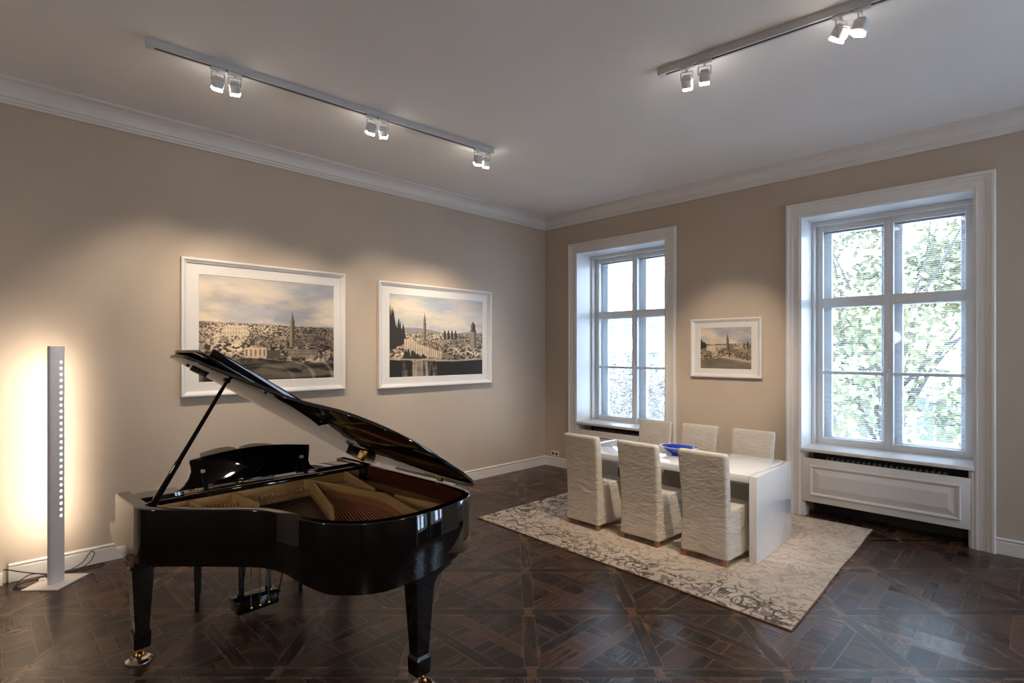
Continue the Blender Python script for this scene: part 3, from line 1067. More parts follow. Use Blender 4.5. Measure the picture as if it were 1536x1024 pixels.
# (track fraction, aim, power, cone, label)
left_spots = [
    (fy(-5.385), (0.0, -5.35, 1.55), SP * 0.9, 68, 'lit ceiling spotlight nearest the left end of the piano track'),
    (fy(-5.270), (0.0, -4.55, 1.75), SP * 0.9, 60, 'lit ceiling spotlight second from the left end of the piano track'),
    (fy(-4.150), (0.0, -4.05, 1.6), SP * 0.75, 60, 'left one of the middle spotlight pair on the piano track'),
    (fy(-4.035), (0.0, -2.7, 1.75), SP, 56, 'right one of the middle spotlight pair on the piano track'),
    (fy(-2.945), (0.0, -2.35, 1.75), SP, 56, 'left one of the spotlight pair at the corner end of the piano track'),
    (fy(-2.840), (0.0, -1.9, 1.7), SP * 0.9, 56, 'right one of the spotlight pair at the corner end of the piano track')]
for f, tg, pw, cn, lb in left_spots:
    make_spot(on_track(TL, f), tg, angL, lb, pw, cn)
right_spots = [
    (fx(4.005), (3.0, 0.0, 1.72), SP * 2.2, 33, 'leftmost lit spotlight on the track above the table'),
    (fx(4.135), (3.05, -0.9, 0.74), SP * 1.2, 60, 'second spotlight from the left on the track above the table'),
    (fx(4.985), (2.6, -1.6, 0.74), SP * 1.2, 60, 'third spotlight from the left on the track above the table'),
    (fx(5.090), (3.6, -2.6, 0.0), SP * 1.0, 70, 'rightmost lit spotlight on the track above the table')]
for f, tg, pw, cn, lb in right_spots:
    make_spot(on_track(TR, f), tg, angR, lb, pw, cn)

# ------------------------------------------------------------------ LED floor lamp
LB = [(0.298, -6.411), (0.485, -6.206), (0.257, -5.990), (0.070, -6.195)]
lamp = thing('floor_lamp', 'tall grey column floor lamp with a row of lit dots, near the left wall', 'lamp', (0, 0, 0))
b = MB()
b.prism(LB, 0.0, 0.010, 'z', 0.002)
b.build('base_plate', M['lamp_base'], lamp)
e0, e1 = Vector((0.352, -6.239, 0)), Vector((0.289, -6.143, 0))
mid = (e0 + e1) / 2
tdir = (e1 - e0).normalized()
nrm = Vector((-tdir.y, tdir.x, 0))
if nrm.x < 0: nrm = -nrm
LM = Matrix((( tdir.x, nrm.x, 0, mid.x), (tdir.y, nrm.y, 0, mid.y), (0, 0, 1, 0), (0, 0, 0, 1)))
LT = 1.892
sec = []
hw = 0.0575
for k in range(25):
    a = math.pi * k / 24
    sec.append((-hw * math.cos(a), 0.020 * math.sin(a) - 0.012))
sec = sec + [(hw, -0.034), (-hw, -0.034)]
b = MB()
b.prism(sec, 0.010, LT, 'z', 0, fn=lambda c: LM @ c)
b.build('column', M['lamp_grey'], lamp)
def d_at(u): return 0.020 * math.sqrt(max(0, 1 - (u / hw) ** 2)) - 0.012
for k in range(26):
    z = 1.765 - (1.765 - 0.540) * k / 25
    u0 = 0.018
    nn = Vector((0.020 / hw * u0 / hw / math.sqrt(1 - (u0 / hw) ** 2), 1, 0)).normalized()
    q = nn.to_track_quat('Z', 'Y').to_matrix().to_4x4()
    b = MB()
    b.lathe([(0.0, 0.0024), (0.008, 0.0018), (0.0112, 0.0008), (0.0112, -0.0010)], 20, LM @ Matrix.Translation((u0, d_at(u0), z)) @ q)
    b.build('led_dot', M['led'], lamp)
b = MB()
b.box(-0.040, 0.040, -0.040, -0.0345, 0.32, LT - 0.06, 0.001, LM)
b.build('rear_led_strip', M['led_strip'], lamp)

cab = thing('power_cable', 'black cable coiled on the floor behind the column lamp', 'cable', (0, 0, 0))
def cable(name, pts, r=0.0045):
    b = MB()
    b.tube(catmull(pts, 8), r, 8)
    return b.build(name, M['cable'], cab)
cable('cord', [(0.034, -6.500, 0.118), (0.060, -6.47, 0.115), (0.075, -6.40, 0.085), (0.085, -6.30, 0.045), (0.10, -6.22, 0.020), (0.10, -6.12, 0.008), (0.075, -5.98, 0.006),
               (0.06, -5.90, 0.006), (0.09, -5.86, 0.006), (0.14, -5.90, 0.007), (0.15, -6.02, 0.010), (0.12, -6.14, 0.012)])
cable('cord', [(0.12, -6.14, 0.012), (0.10, -6.02, 0.055), (0.085, -5.97, 0.115), (0.085, -5.95, 0.135), (0.09, -5.93, 0.115), (0.11, -5.97, 0.05), (0.13, -6.06, 0.012)], 0.0035)
cable('cord', [(0.13, -6.20, 0.02), (0.12, -6.30, 0.055), (0.13, -6.36, 0.06), (0.16, -6.42, 0.03), (0.20, -6.43, 0.006), (0.24, -6.38, 0.005), (0.22, -6.30, 0.005), (0.16, -6.27, 0.006), (0.11, -6.32, 0.006),
               (0.12, -6.40, 0.006), (0.20, -6.45, 0.006), (0.25, -6.40, 0.006), (0.20, -6.28, 0.006), (0.14, -6.22, 0.012)], 0.004)
b = MB()
b.box(-0.05, 0.05, -0.022, 0.022, 0, 0.03, 0.006, Matrix.Translation((0.135, -6.20, 0.001)) @ Matrix.Rotation(rad(70), 4, 'Z'))
b.build('driver_box', M['cable'], cab)
b = MB()
b.box(-0.022, 0.022, -0.016, 0.016, 0, 0.026, 0.006, Matrix.Translation((0.175, -6.275, 0.001)) @ Matrix.Rotation(rad(60), 4, 'Z'))
tag(b.build('cable_connector', M['plastic_white'], cab), 'white cable connector')
b = MB()
b.box(0.002, 0.060, -6.60, -6.505, 0.0, 0.095, 0.004)
tag(b.build('socket_block', M['plastic_white']), 'small white socket block at the left edge where the baseboard ends', 'socket')

# ---- wall socket near the corner
t = thing('wall_socket', 'white double wall socket just above the baseboard near the corner', 'socket', (0.215, 0, 0.205))
b = MB()
b.box(-0.078, 0.078, -0.012, 0.0, -0.040, 0.040, 0.004)
b.build('cover_plate', M['plastic_white'], t)
for sx in (-0.037, 0.037):
    b = MB()
    b.lathe([(0.0, 0.0), (0.022, 0.0), (0.024, 0.0012), (0.024, -0.001)], 20, Matrix.Translation((sx, -0.0125, 0)) @ Matrix.Rotation(rad(90), 4, 'X'))
    b.build('outlet', M['socket_dark'], t)

# ------------------------------------------------------------------ rug
def rug_mat():
    m, nt, b = new_mat('faded_floral_rug_wool')
    co = nt.nodes.new('ShaderNodeTexCoord')
    V = co.outputs['Object']
    def contour(scale, seed, width, dist):
        mp = nt.nodes.new('ShaderNodeMapping')
        mp.inputs['Location'].default_value = (seed, seed * 2, 0)
        nt.links.new(V, mp.inputs['Vector'])
        n = noise_node(nt, scale, 1.2, 0.45, mp.outputs['Vector'])
        n.inputs['Distortion'].default_value = dist
        a = math_node(nt, 'ABSOLUTE', math_node(nt, 'SUBTRACT', n.outputs['Fac'], 0.5))
        return math_node(nt, 'SUBTRACT', 1.0, math_node(nt, 'MULTIPLY', a, 1.0 / width), True), n
    c1, n1 = contour(4.0, 3.1, 0.040, 1.3)
    c2, n2 = contour(6.0, 11.7, 0.036, 1.9)
    # leaf and blossom shapes: petals from a smooth cell pattern
    vo = nt.nodes.new('ShaderNodeTexVoronoi')
    vo.inputs['Scale'].default_value = 5.5
    nt.links.new(V, vo.inputs['Vector'])
    vd = nt.nodes.new('ShaderNodeTexVoronoi')
    vd.inputs['Scale'].default_value = 22
    nt.links.new(V, vd.inputs['Vector'])
    blossom = math_node(nt, 'MULTIPLY', math_node(nt, 'LESS_THAN', vo.outputs['Distance'], 0.26), math_node(nt, 'GREATER_THAN', vd.outputs['Distance'], 0.30))
    n3 = noise_node(nt, 9, 1.0, 0.4, V)
    n3.inputs['Distortion'].default_value = 2.2
    leaf = math_node(nt, 'GREATER_THAN', n3.outputs['Fac'], 0.60)
    pat = math_node(nt, 'MAXIMUM', math_node(nt, 'MAXIMUM', math_node(nt, 'GREATER_THAN', c1, 0.35), math_node(nt, 'MULTIPLY', math_node(nt, 'GREATER_THAN', c2, 0.4), 0.7)),
                    math_node(nt, 'MAXIMUM', math_node(nt, 'MULTIPLY', blossom, 0.75), math_node(nt, 'MULTIPLY', leaf, 0.8)))
    # wear: the pattern stays strong along the front and the left end, faded in the middle
    sx = nt.nodes.new('ShaderNodeSeparateXYZ')
    nt.links.new(V, sx.inputs[0])
    wob = noise_node(nt, 2.2, 3, 0.6, V)
    wv = math_node(nt, 'MULTIPLY', math_node(nt, 'SUBTRACT', wob.outputs['Fac'], 0.5), 0.9)
    front = math_node(nt, 'SUBTRACT', 0.50, math_node(nt, 'ADD', sx.outputs['Y'], wv))           # y from 0 at the front edge
    left = math_node(nt, 'SUBTRACT', 0.75, math_node(nt, 'ADD', sx.outputs['X'], wv))
    keep = math_node(nt, 'MAXIMUM', math_node(nt, 'MULTIPLY', front, 3.0, True), math_node(nt, 'MULTIPLY', left, 3.0, True))
    keep = math_node(nt, 'ADD', math_node(nt, 'MULTIPLY', keep, 0.62), 0.36)
    worn = noise_node(nt, 60, 3, 0.7, V)
    keep2 = math_node(nt, 'MULTIPLY', keep, ramp(nt, worn.outputs['Fac'], [(0.35, (0.55, 0.55, 0.55, 1)), (0.6, (1, 1, 1, 1))]).outputs['Color'])
    fac = math_node(nt, 'MULTIPLY', pat, keep2, True)
    g = noise_node(nt, 3, 5, 0.65, V)
    ground = ramp(nt, g.outputs['Fac'], [(0.3, srgb(196, 178, 160)), (0.7, srgb(214, 198, 182))])
    col = mix_rgb(nt, fac, ground.outputs['Color'], srgb(70, 62, 56))
    nt.links.new(col, b.inputs['Base Color'])
    b.inputs['Roughness'].default_value = 0.95
    b.inputs['Specular IOR Level'].default_value = 0.1
    pile = noise_node(nt, 350, 2, 0.6, V)
    hh = math_node(nt, 'SUBTRACT', math_node(nt, 'MULTIPLY', pile.outputs['Fac'], 0.6), math_node(nt, 'MULTIPLY', fac, 0.6))
    bump(nt, b, hh, 0.35, 0.006)
    return m
M['rug'] = rug_mat()
M['rug_edge'] = simple('rug_binding', srgb(128, 92, 72), 0.9)
RC = [Vector(p) for p in ((1.397, -2.694), (4.698, -2.838), (4.585, -0.075), (1.440, -0.075))]   # front-left, front-right, back-right, back-left
rug = thing('area_rug', 'large beige rug with worn dark floral pattern under the dining table', 'rug', (RC[0].x, RC[0].y, 0))
def rug_pt(u, v):
    a = RC[0].lerp(RC[1], u); c = RC[3].lerp(RC[2], u)
    p = a.lerp(c, v) - RC[0]
    wob = 0.010 * mnoise.noise(Vector((u * 5, v * 5, 1.3)))
    return p + Vector((wob, wob * 0.7))
b = MB()
n = 60
vs, fs = [], []
for j in range(n + 1):
    for i in range(n + 1):
        p = rug_pt(i / n, j / n)
        vs.append((p.x, p.y, 0.010 + 0.0015 * mnoise.noise(Vector((p.x * 4, p.y * 4, 0)))))
for j in range(n):
    for i in range(n):
        k = j * (n + 1) + i
        fs.append((k, k + 1, k + n + 2, k + n + 1))
b.faces(vs, fs)
b.build('pile', M['rug'], rug, smooth=60)
b = MB()
edge = [rug_pt(i / n, 0) for i in range(n)] + [rug_pt(1, i / n) for i in range(n)] + [rug_pt(1 - i / n, 1) for i in range(n)] + [rug_pt(0, 1 - i / n) for i in range(n)]
ring = [(p.x, p.y, 0.0055) for p in edge]
ring.append(ring[0])
b.tube(ring, 0.0055, 6, False)
b.build('bound_edge', M['rug_edge'], rug)

# ------------------------------------------------------------------ dining table
TBL = thing('dining_table', 'white gloss dining table with slab ends standing on the rug', 'table', (3.068, -1.440, 0.0108), rad(1.6))
b = MB()
LX, LYH, TT = 1.025, 0.467, 0.755
b.box(-LX + 0.075, LX - 0.075, -LYH, LYH, TT - 0.062, TT, 0.003)
b.build('tabletop', M['lacquer_white'], TBL)
for sx in (-1, 1):
    b = MB()
    x0, x1 = sorted((sx * (LX - 0.066), sx * LX))
    b.box(x0, x1, -LYH, LYH, 0.0, TT - 0.002, 0.003)
    b.build('end_panel', M['lacquer_white'], TBL)
b = MB()
b.box(-LX + 0.06, LX - 0.06, -0.03, 0.03, TT - 0.11, TT - 0.061, 0.003)
b.build('under_rail', M['grey_metal'], TBL)

# bowl
bowl = thing('blue_bowl', 'cobalt blue glass bowl on the white dining table', 'bowl', (3.130, -1.420, 0.766))
b = MB()
pr = [(0.0, 0.0), (0.070, 0.0), (0.080, 0.004), (0.12, 0.026), (0.165, 0.055), (0.200, 0.084), (0.204, 0.088), (0.198, 0.089), (0.155, 0.062), (0.10, 0.032), (0.05, 0.014), (0.0, 0.011)]
b.lathe(pr, 40)
bo = b.build('bowl_body', M['blue'], bowl, smooth=50)
bo.scale = (1.0, 0.72, 1.0)
b = MB()
b.tube([(0.202 * math.cos(2 * math.pi * k / 48), 0.72 * 0.202 * math.sin(2 * math.pi * k / 48), 0.088) for k in range(49)], 0.0030, 6, False)
tag(b.build('rim', M['lacquer_white'], bowl), 'white rim line')

# ------------------------------------------------------------------ slipcovered chairs
def make_cover(seed):
    """one cloth body: leaning back slab and seat block with skirt, remeshed and creased; back at y=0, seat towards +y"""
    b = MB()
    hw0, hw1 = 0.215, 0.228
    def ring(y0, y1, z, hw, r=0.022):
        pts = []
        for cx, cy, a0 in ((hw - r, y1 - r, 0), (-hw + r, y1 - r, 90), (-hw + r, y0 + r, 180), (hw - r, y0 + r, 270)):
            for k in range(4):
                a = rad(a0 + 30 * k)
                pts.append((cx + r * math.cos(a), cy + r * math.sin(a), z))
        return pts
    b.loft([ring(0.0, 0.10, 0.055, 0.222), ring(0.004, 0.10, 0.30, 0.215), ring(-0.004, 0.092, 0.48, 0.214), ring(-0.030, 0.062, 0.75, 0.222),
            ring(-0.052, 0.030, 0.945, 0.228), ring(-0.046, 0.022, 0.965, 0.222)])
    b.loft([ring(0.02, 0.505, 0.055, 0.226), ring(0.02, 0.495, 0.25, 0.219), ring(0.02, 0.488, 0.43, 0.216), ring(0.03, 0.482, 0.475, 0.210)])
    me = bpy.data.meshes.new('slipcover_raw')
    b.bm.to_mesh(me); b.bm.free()
    o = bpy.data.objects.new('slipcover_raw', me)
    COL.objects.link(o)
    md = o.modifiers.new('r', 'REMESH'); md.mode = 'VOXEL'; md.voxel_size = 0.0085
    s = o.modifiers.new('s', 'SMOOTH'); s.iterations = 6; s.factor = 0.5
    dg = bpy.context.evaluated_depsgraph_get()
    out = bpy.data.meshes.new_from_object(o.evaluated_get(dg))
    bpy.data.objects.remove(o); bpy.data.meshes.remove(me)
    out.name = 'slipcover'
    rg = random.Random(seed)
    ox = Vector((rg.random() * 40, rg.random() * 40, rg.random() * 40))
    nv = len(out.vertices)
    co = np.empty(nv * 3, dtype=np.float32); out.vertices.foreach_get('co', co)
    no = np.empty(nv * 3, dtype=np.float32); out.vertices.foreach_get('normal', no)
    co = co.reshape(-1, 3); no = no.reshape(-1, 3)
    for i in range(nv):
        p = Vector(co[i].tolist())
        q = Vector((p.x * 5, p.y * 5, p.z * 13)) + ox
        q += Vector((0, 0, 1.6 * mnoise.noise(Vector((p.x * 3.2, p.y * 3.2, p.z * 3.0)) + ox)))
        a = mnoise.noise(q)
        c = 1 - abs(mnoise.noise(q * 0.62 + Vector((7, 3, 1)))) * 2
        low = 1.0 if p.z > 0.5 else 1.6
        d = (0.0014 * a + 0.0016 * max(0, c) * max(0, c)) * low
        # hem ripples
        if p.z < 0.40:
            d += 0.006 * (0.40 - p.z) / 0.40 * mnoise.noise(Vector((p.x * 11, p.y * 11, 2.0)) + ox)
        co[i] += no[i] * d
        if p.z < 0.13:
            co[i][2] += 0.006 * mnoise.noise(Vector((p.x * 7, p.y * 7, 9.0)) + ox) * (1 if p.z < 0.09 else 0.3)
    out.vertices.foreach_set('co', co.ravel())
    out.materials.clear()
    out.materials.append(M['fabric'])
    out.update()
    return out
covers = [make_cover(s) for s in (1, 2, 3)]
leg_me = None
def make_chair(cover, label, loc, rz):
    global leg_me
    t = thing('dining_chair', label, 'chair', loc, rz, 'slipcovered chairs round the white table')
    link('slipcover', cover, M['fabric'], t, smooth=60)
    for sx in (-1, 1):
        for yy in (0.030, 0.455):
            if leg_me is None:
                b = MB()
                h0, h1 = 0.016, 0.020
                b.loft([[(-h0, -h0, 0), (h0, -h0, 0), (h0, h0, 0), (-h0, h0, 0)], [(-h1, -h1, 0.10), (h1, -h1, 0.10), (h1, h1, 0.10), (-h1, h1, 0.10)]])
                o = b.build('leg', M['chair_wood'], t, smooth=0)
                leg_me = o.data
            else:
                o = link('leg', leg_me, M['chair_wood'], t, smooth=0)
            o.location = (sx * 0.190, yy, 0)
    return t
ZR = 0.0112
make_chair(covers[0], 'near-side linen slipcovered chair farthest from the table end panel, beside the window corner', (2.415, -2.140, ZR), rad(-3))
make_chair(covers[1], 'middle linen slipcovered chair on the near side, its back hiding the table edge', (3.088, -2.130, ZR), rad(-3.5))
make_chair(covers[2], 'near-side linen slipcovered chair next to the white table end panel', (3.742, -2.130, ZR), rad(-2.5))
make_chair(covers[1], 'far-side slipcovered chair standing in front of the corner window', (2.345, -0.530, ZR), rad(180))
make_chair(covers[2], 'far-side slipcovered chair directly behind the blue bowl', (2.925, -0.520, ZR), rad(179))
make_chair(covers[0], 'far-side slipcovered chair against bare wall, nearest the large right window', (3.550, -0.530, ZR), rad(181))

# ------------------------------------------------------------------ grand piano (local x to the tail, y to the bass side)
PO = (1.90, -6.06, 0.0)
PR = rad(2.6)
piano = thing('grand_piano', 'black lacquered grand piano with raised lid on the parquet', 'piano', PO, PR)
ZTOP, ZBOT, BW = 0.990, 0.678, 1.540
ctrl = [(0.42, 0.0), (0.50, 0.008), (0.558, 0.042), (0.622, 0.105), (0.72, 0.195), (0.834, 0.296), (0.94, 0.390), (1.04, 0.455), (1.173, 0.492), (1.313, 0.515), (1.429, 0.548),
        (1.518, 0.597), (1.616, 0.690), (1.676, 0.810), (1.706, 1.001), (1.690, 1.200), (1.646, 1.370), (1.575, 1.468), (1.454, 1.515), (1.269, 1.536), (1.0, BW), (0.6, BW), (0.0, BW)]
outline = [Vector((p[0], p[1])) for p in catmull([(c[0], c[1], 0) for c in ctrl], 7)]
def offset_path(path, d):
    out = []
    for i, p in enumerate(path):
        a = path[max(0, i - 1)]; c = path[min(len(path) - 1, i + 1)]
        t = (c - a).normalized()
        nrm = Vector((-t.y, t.x))       # left of travel = inside (path runs counter-clockwise)
        out.append(p + nrm * d)
    return out
RIM_T = 0.052
inner = offset_path(outline, RIM_T)
def zb_at(p):
    # the case deepens a little towards the tail on the bent side
    if p.y > 1.30: return ZBOT
    k = max(0.0, min(1.0, (p.x - 1.20) / 0.30)) * max(0.0, min(1.0, (1.30 - p.y) / 0.5))
    return ZBOT - 0.047 * k
b = MB()
secs = []
for p, q in zip(outline, inner):
    dv = (q - p).normalized()
    zb = zb_at(p)
    prof = [(0.0, zb + 0.004), (0.0, ZTOP - 0.006), (0.002, ZTOP - 0.002), (0.006, ZTOP), (RIM_T - 0.004, ZTOP), (RIM_T, ZTOP - 0.004), (RIM_T, zb), (0.004, zb)]
    secs.append([(p.x + dv.x * d, p.y + dv.y * d, z) for d, z in prof])
b.loft(secs)
# arms in front of the bent part
arm = [(0.0, ZTOP), (-0.003, 0.975), (-0.020, 0.790), (-0.060, 0.782), (-0.148, 0.780), (-0.156, 0.770), (-0.150, 0.735), (-0.125, 0.705), (-0.060, 0.685), (0.0, 0.672), (0.10, 0.650), (0.42, 0.640), (0.42, ZTOP)]
b.build('case', M['black'], piano, smooth=40)
for y0, y1 in ((0.0, 0.070), (BW - 0.070, BW)):
    b = MB()
    b.prism(arm, y0, y1, 'y', 0.003, 1)
    b.build('arm', M['black'], piano, smooth=12)
# inner rim veneer
b = MB()
secs = []
for p, q in zip(offset_path(outline, RIM_T + 0.0005), offset_path(outline, RIM_T + 0.003)):
    secs.append([(p.x, p.y, 0.80), (p.x, p.y, ZTOP - 0.006), (q.x, q.y, ZTOP - 0.008), (q.x, q.y, 0.80)])
b.loft(secs)
b.build('inner_rim', M['mahogany'], piano, smooth=40)
# soundboard
b = MB()
sb = [(0.30, BW - 0.06), (0.30, 0.07)] + [(p.x, p.y) for p in inner[::1]]
b.prism(sb, 0.815, 0.825, 'z')
b.build('soundboard', M['soundboard'], piano, smooth=0)
# cast plate: rim flange, front web and raised struts
b = MB()
secs = []
for p, q in zip(offset_path(outline, RIM_T + 0.004), offset_path(outline, RIM_T + 0.075)):
    secs.append([(p.x, p.y, 0.868), (p.x, p.y, 0.880), (q.x, q.y, 0.872), (q.x, q.y, 0.860)])
b.loft(secs)
b.prism([(0.335, 0.075), (0.47, 0.075), (0.47, BW - 0.075), (0.335, BW - 0.075)], 0.862, 0.884, 'z', 0.003)
b.prism([(0.322, 0.075), (0.338, 0.075), (0.338, BW - 0.075), (0.322, BW - 0.075)], 0.862, 0.948, 'z', 0.003)
b.build('iron_plate', M['gold_plate'], piano, smooth=40)
struts = [
    [((0.335, 0.309), 0.950), ((0.536, 0.304), 0.945), ((0.585, 0.290), 0.885)],
    [((0.335, 0.557), 0.950), ((0.690, 0.563), 0.945), ((0.863, 0.500), 0.885)],
    [((0.335, 1.040), 0.950), ((0.402, 1.048), 0.950), ((1.070, 0.830), 0.945), ((1.391, 0.665), 0.900)],
    [((0.335, 1.036), 0.950), ((0.711, 1.139), 0.945), ((0.957, 1.186), 0.945), ((1.085, 1.190), 0.955), ((1.542, 1.092), 0.950), ((1.560, 1.085), 0.890)],
    [((0.335, 1.351), 0.952), ((0.866, 1.244), 0.945), ((0.995, 1.215), 0.900)],
    [((1.160, 1.216), 0.955), ((1.505, 1.268), 0.950), ((1.580, 1.260), 0.885)]]
for st in struts:
    b = MB()
    w = 0.0105
    secs = []
    for i, (p, z) in enumerate(st):
        a = Vector(st[max(0, i - 1)][0]); c = Vector(st[min(len(st) - 1, i + 1)][0])
        d = (c - a).normalized(); nn = Vector((-d.y, d.x)) * w
        secs.append([(p[0] - nn.x * 1.5, p[1] - nn.y * 1.5, 0.86), (p[0] + nn.x * 1.5, p[1] + nn.y * 1.5, 0.86), (p[0] + nn.x, p[1] + nn.y, z - 0.003), (p[0] + nn.x * 0.7, p[1] + nn.y * 0.7, z), (p[0] - nn.x * 0.7, p[1] - nn.y * 0.7, z), (p[0] - nn.x, p[1] - nn.y, z - 0.003)])
    b.loft(secs)
    b.build('plate_strut', M['gold_plate'], piano, smooth=14)
def string(name, p0, p1, r, mat):
    b = MB()
    b.tube([p0, p1], r, 5, False)
    return b.build(name, mat, piano, smooth=60)
nb = 21
for k in range(nb):
    f = k / (nb - 1)
    p0 = (0.47, 1.07 + 0.25 * f, 0.902)
    p1 = (1.40 + 0.15 * f - 0.02 * f * f, 0.71 + 0.36 * f, 0.902)
    string('bass_string', p0, p1, 0.0026 + 0.0010 * f, M['copper'])
nt_ = 44
for k in range(nt_):
    f = k / (nt_ - 1)
    y0 = 0.16 + 0.86 * f
    # end along the inside of the bent side
    cand = min(inner[:90], key=lambda p: abs((p.y) - (0.10 + 0.62 * f)))
    p1 = (min(0.58 + 0.84 * f, cand.x - 0.03), y0 - 0.30 * f * f, 0.890)
    if p1[0] < 0.52: p1 = (0.52, y0, 0.890)
    string('treble_string', (0.47, y0, 0.890), p1, 0.0013, M['steel'])
pin_me = None
for k in range(88):
    f = k / 87
    y = 0.12 + 1.26 * f
    if pin_me is None:
        b = MB(); b.lathe([(0.0035, 0.0), (0.0035, 0.026), (0.0028, 0.028), (0.0, 0.028)], 8)
        o = b.build('tuning_pin', M['silver'], piano); pin_me = o.data
    else:
        o = link('tuning_pin', pin_me, M['silver'], piano)
    o.location = (0.405 + 0.022 * (k % 3), y, 0.884)
# bridge and felts
b = MB()
br = [p for p in offset_path(outline, RIM_T + 0.115)][4:88]
b.tube([(p.x, p.y, 0.858) for p in br if p.x > 0.55], 0.014, 6)
b.build('bridge', M['soundboard'], piano)
for pts in ([(1.40, 0.660), (1.47, 0.700), (1.545, 0.785), (1.515, 0.80), (1.44, 0.730), (1.38, 0.69)], [(0.50, 1.06), (0.60, 1.10), (0.63, 1.24), (0.52, 1.30)]):
    b = MB()
    b.prism(pts, 0.874, 0.8845, 'z', 0.001)
    b.build('red_felt', M['felt_red'], piano)
# key end: keybed, slip, blocks, closed fallboard, rail behind it
b = MB()
b.box(-0.130, 0.44, 0.072, BW - 0.072, 0.640, 0.690, 0.003)
b.build('keybed', M['black'], piano)
b = MB()
b.box(-0.140, -0.112, 0.135, BW - 0.135, 0.690, 0.745, 0.004)
b.build('keyslip', M['black'], piano)
for y0 in (0.072, BW - 0.132):
    b = MB()
    b.box(-0.138, 0.10, y0, y0 + 0.060, 0.690, 0.772, 0.006)
    b.build('keyblock', M['black'], piano)
b = MB()
b.prism([(-0.110, 0.752), (-0.108, 0.775), (0.02, 0.800), (0.075, 0.830), (0.105, 0.900), (0.115, 0.965), (0.135, 0.972), (0.140, 0.960), (0.128, 0.890), (0.100, 0.815), (0.03, 0.780), (-0.09, 0.752)], 0.137, BW - 0.137, 'y', 0.002)
b.build('fallboard', M['black'], piano)
b = MB()
for y0, y1 in ((0.071, 0.300), (BW - 0.360, BW - 0.071)):
    b.prism([(0.060, 0.968), (0.075, 0.985), (0.245, 0.988), (0.250, 0.960), (0.06, 0.955)], y0, y1, 'y', 0.003)
b.box(0.145, 0.260, 0.300, BW - 0.360, 0.952, 0.972, 0.003)
b.build('music_shelf', M['black'], piano)
b = MB()
b.box(0.276, 0.314, 0.071, BW - 0.071, 0.880, 0.972, 0.006)
b.build('belly_rail', M['black'], piano)
# music desk
b = MB()
top = []
for k in range(21):
    f = k / 20
    top.append((0.338 + (1.122 - 0.338) * f, 1.170 + 0.036 * math.sin(math.pi * f) + 0.0))
desk_poly = [(0.250, 0.992), (0.275, 0.999), (0.300, 1.018), (0.326, 1.055), (0.342, 1.098), (0.340, 1.128), (0.335, 1.150)] + top + \
            [(1.118, 1.120), (1.108, 1.060), (1.118, 1.030), (1.146, 1.004), (1.170, 0.992)]
b.prism(desk_poly, 0.232, 0.250, 'x', 0.003, fn=lambda c: Vector((c.x - (c.z - 0.992) * 0.12, c.y, c.z)))
desk = b.build('music_desk', M['black'], piano, smooth=30)
for yy in (0.405, 1.055):
    b = MB()
    b.loft([[(0.300, yy - 0.014, 0.985), (0.300, yy + 0.014, 0.985), (0.314, yy + 0.014, 0.985), (0.314, yy - 0.014, 0.985)],
            [(0.243, yy - 0.010, 1.085), (0.243, yy + 0.010, 1.085), (0.252, yy + 0.010, 1.090), (0.252, yy - 0.010, 1.090)]])
    b.build('desk_strut', M['black_satin'], desk)
    b = MB()
    b.box(0.238, 0.256, yy - 0.011, yy + 0.011, 1.084, 1.104, 0.002)
    b.build('strut_pad', M['plastic_white'], desk)
for yy in (0.345, 0.62, 1.03):
    b = MB()
    b.box(0.252, 0.272, yy - 0.024, yy + 0.024, 0.985, 0.998, 0.002)
    b.build('desk_hinge', M['brass'], desk)
# lid
LA = rad(32)
HY, HZ = 1.522, 1.000
def lid_map(c):                 # c: (x, y as when closed, n)
    s = HY - c[1]
    return Vector((c[0], HY - s * math.cos(LA) + c[2] * math.sin(LA), HZ + s * math.sin(LA) + c[2] * math.cos(LA)))
lid_out = offset_path(outline, -0.012)
lid_poly = [(0.245, -0.012)] + [(p.x, p.y) for p in lid_out if p.x > 0.42 and p.y < 1.525]
lid_poly = [p for p in lid_poly if p[1] <= 1.525]
# close along the bass side
lid_poly += [(1.25, 1.528), (0.8, 1.530), (0.245, 1.530)]
b = MB()
b.prism(lid_poly, 0.0, 0.022, 'z', 0.005, 3, fn=lid_map)
lid = b.build('lid', M['black'], piano, smooth=40)
# folded front flap lying on the lid, with its lip now standing up
b = MB()
flap = [(0.262, -0.010), (0.655, -0.010), (0.655, 1.528), (0.262, 1.528)]
b.prism(flap, 0.036, 0.057, 'z', 0.004, 2, fn=lid_map)
lip = [(0.628, 0.055), (0.654, 0.055), (0.654, 1.470), (0.628, 1.470)]
b.prism(lip, 0.056, 0.104, 'z', 0.003, 2, fn=lid_map)
b.build('front_flap', M['black'], lid, smooth=40)
b = MB()
b.tube([lid_map((0.252, 0.0, 0.030)), lid_map((0.252, 1.525, 0.030))], 0.008, 8)
b.build('flap_hinge', M['brass'], lid)
for x, y in ((0.33, 0.075), (0.86, 0.36)):
    b = MB()
    b.lathe([(0.010, 0.0), (0.010, 0.006), (0.006, 0.009), (0.0, 0.009)], 12, Matrix.Translation(lid_map((x, y, -0.0005))) @ Matrix.Rotation(rad(180) - LA, 4, 'X'))
    b.build('lid_buffer', M['black_satin'], lid)
b = MB()
b.box(-0.05, 0.05, -0.012, 0.012, 0.0, 0.020, 0.004, Matrix.Translation(lid_map((0.36, 0.14, -0.021))) @ Matrix.Rotation(-LA, 4, 'X') @ Matrix.Rotation(rad(65), 4, 'Z'))
b.build('lid_catch', M['black_satin'], lid)
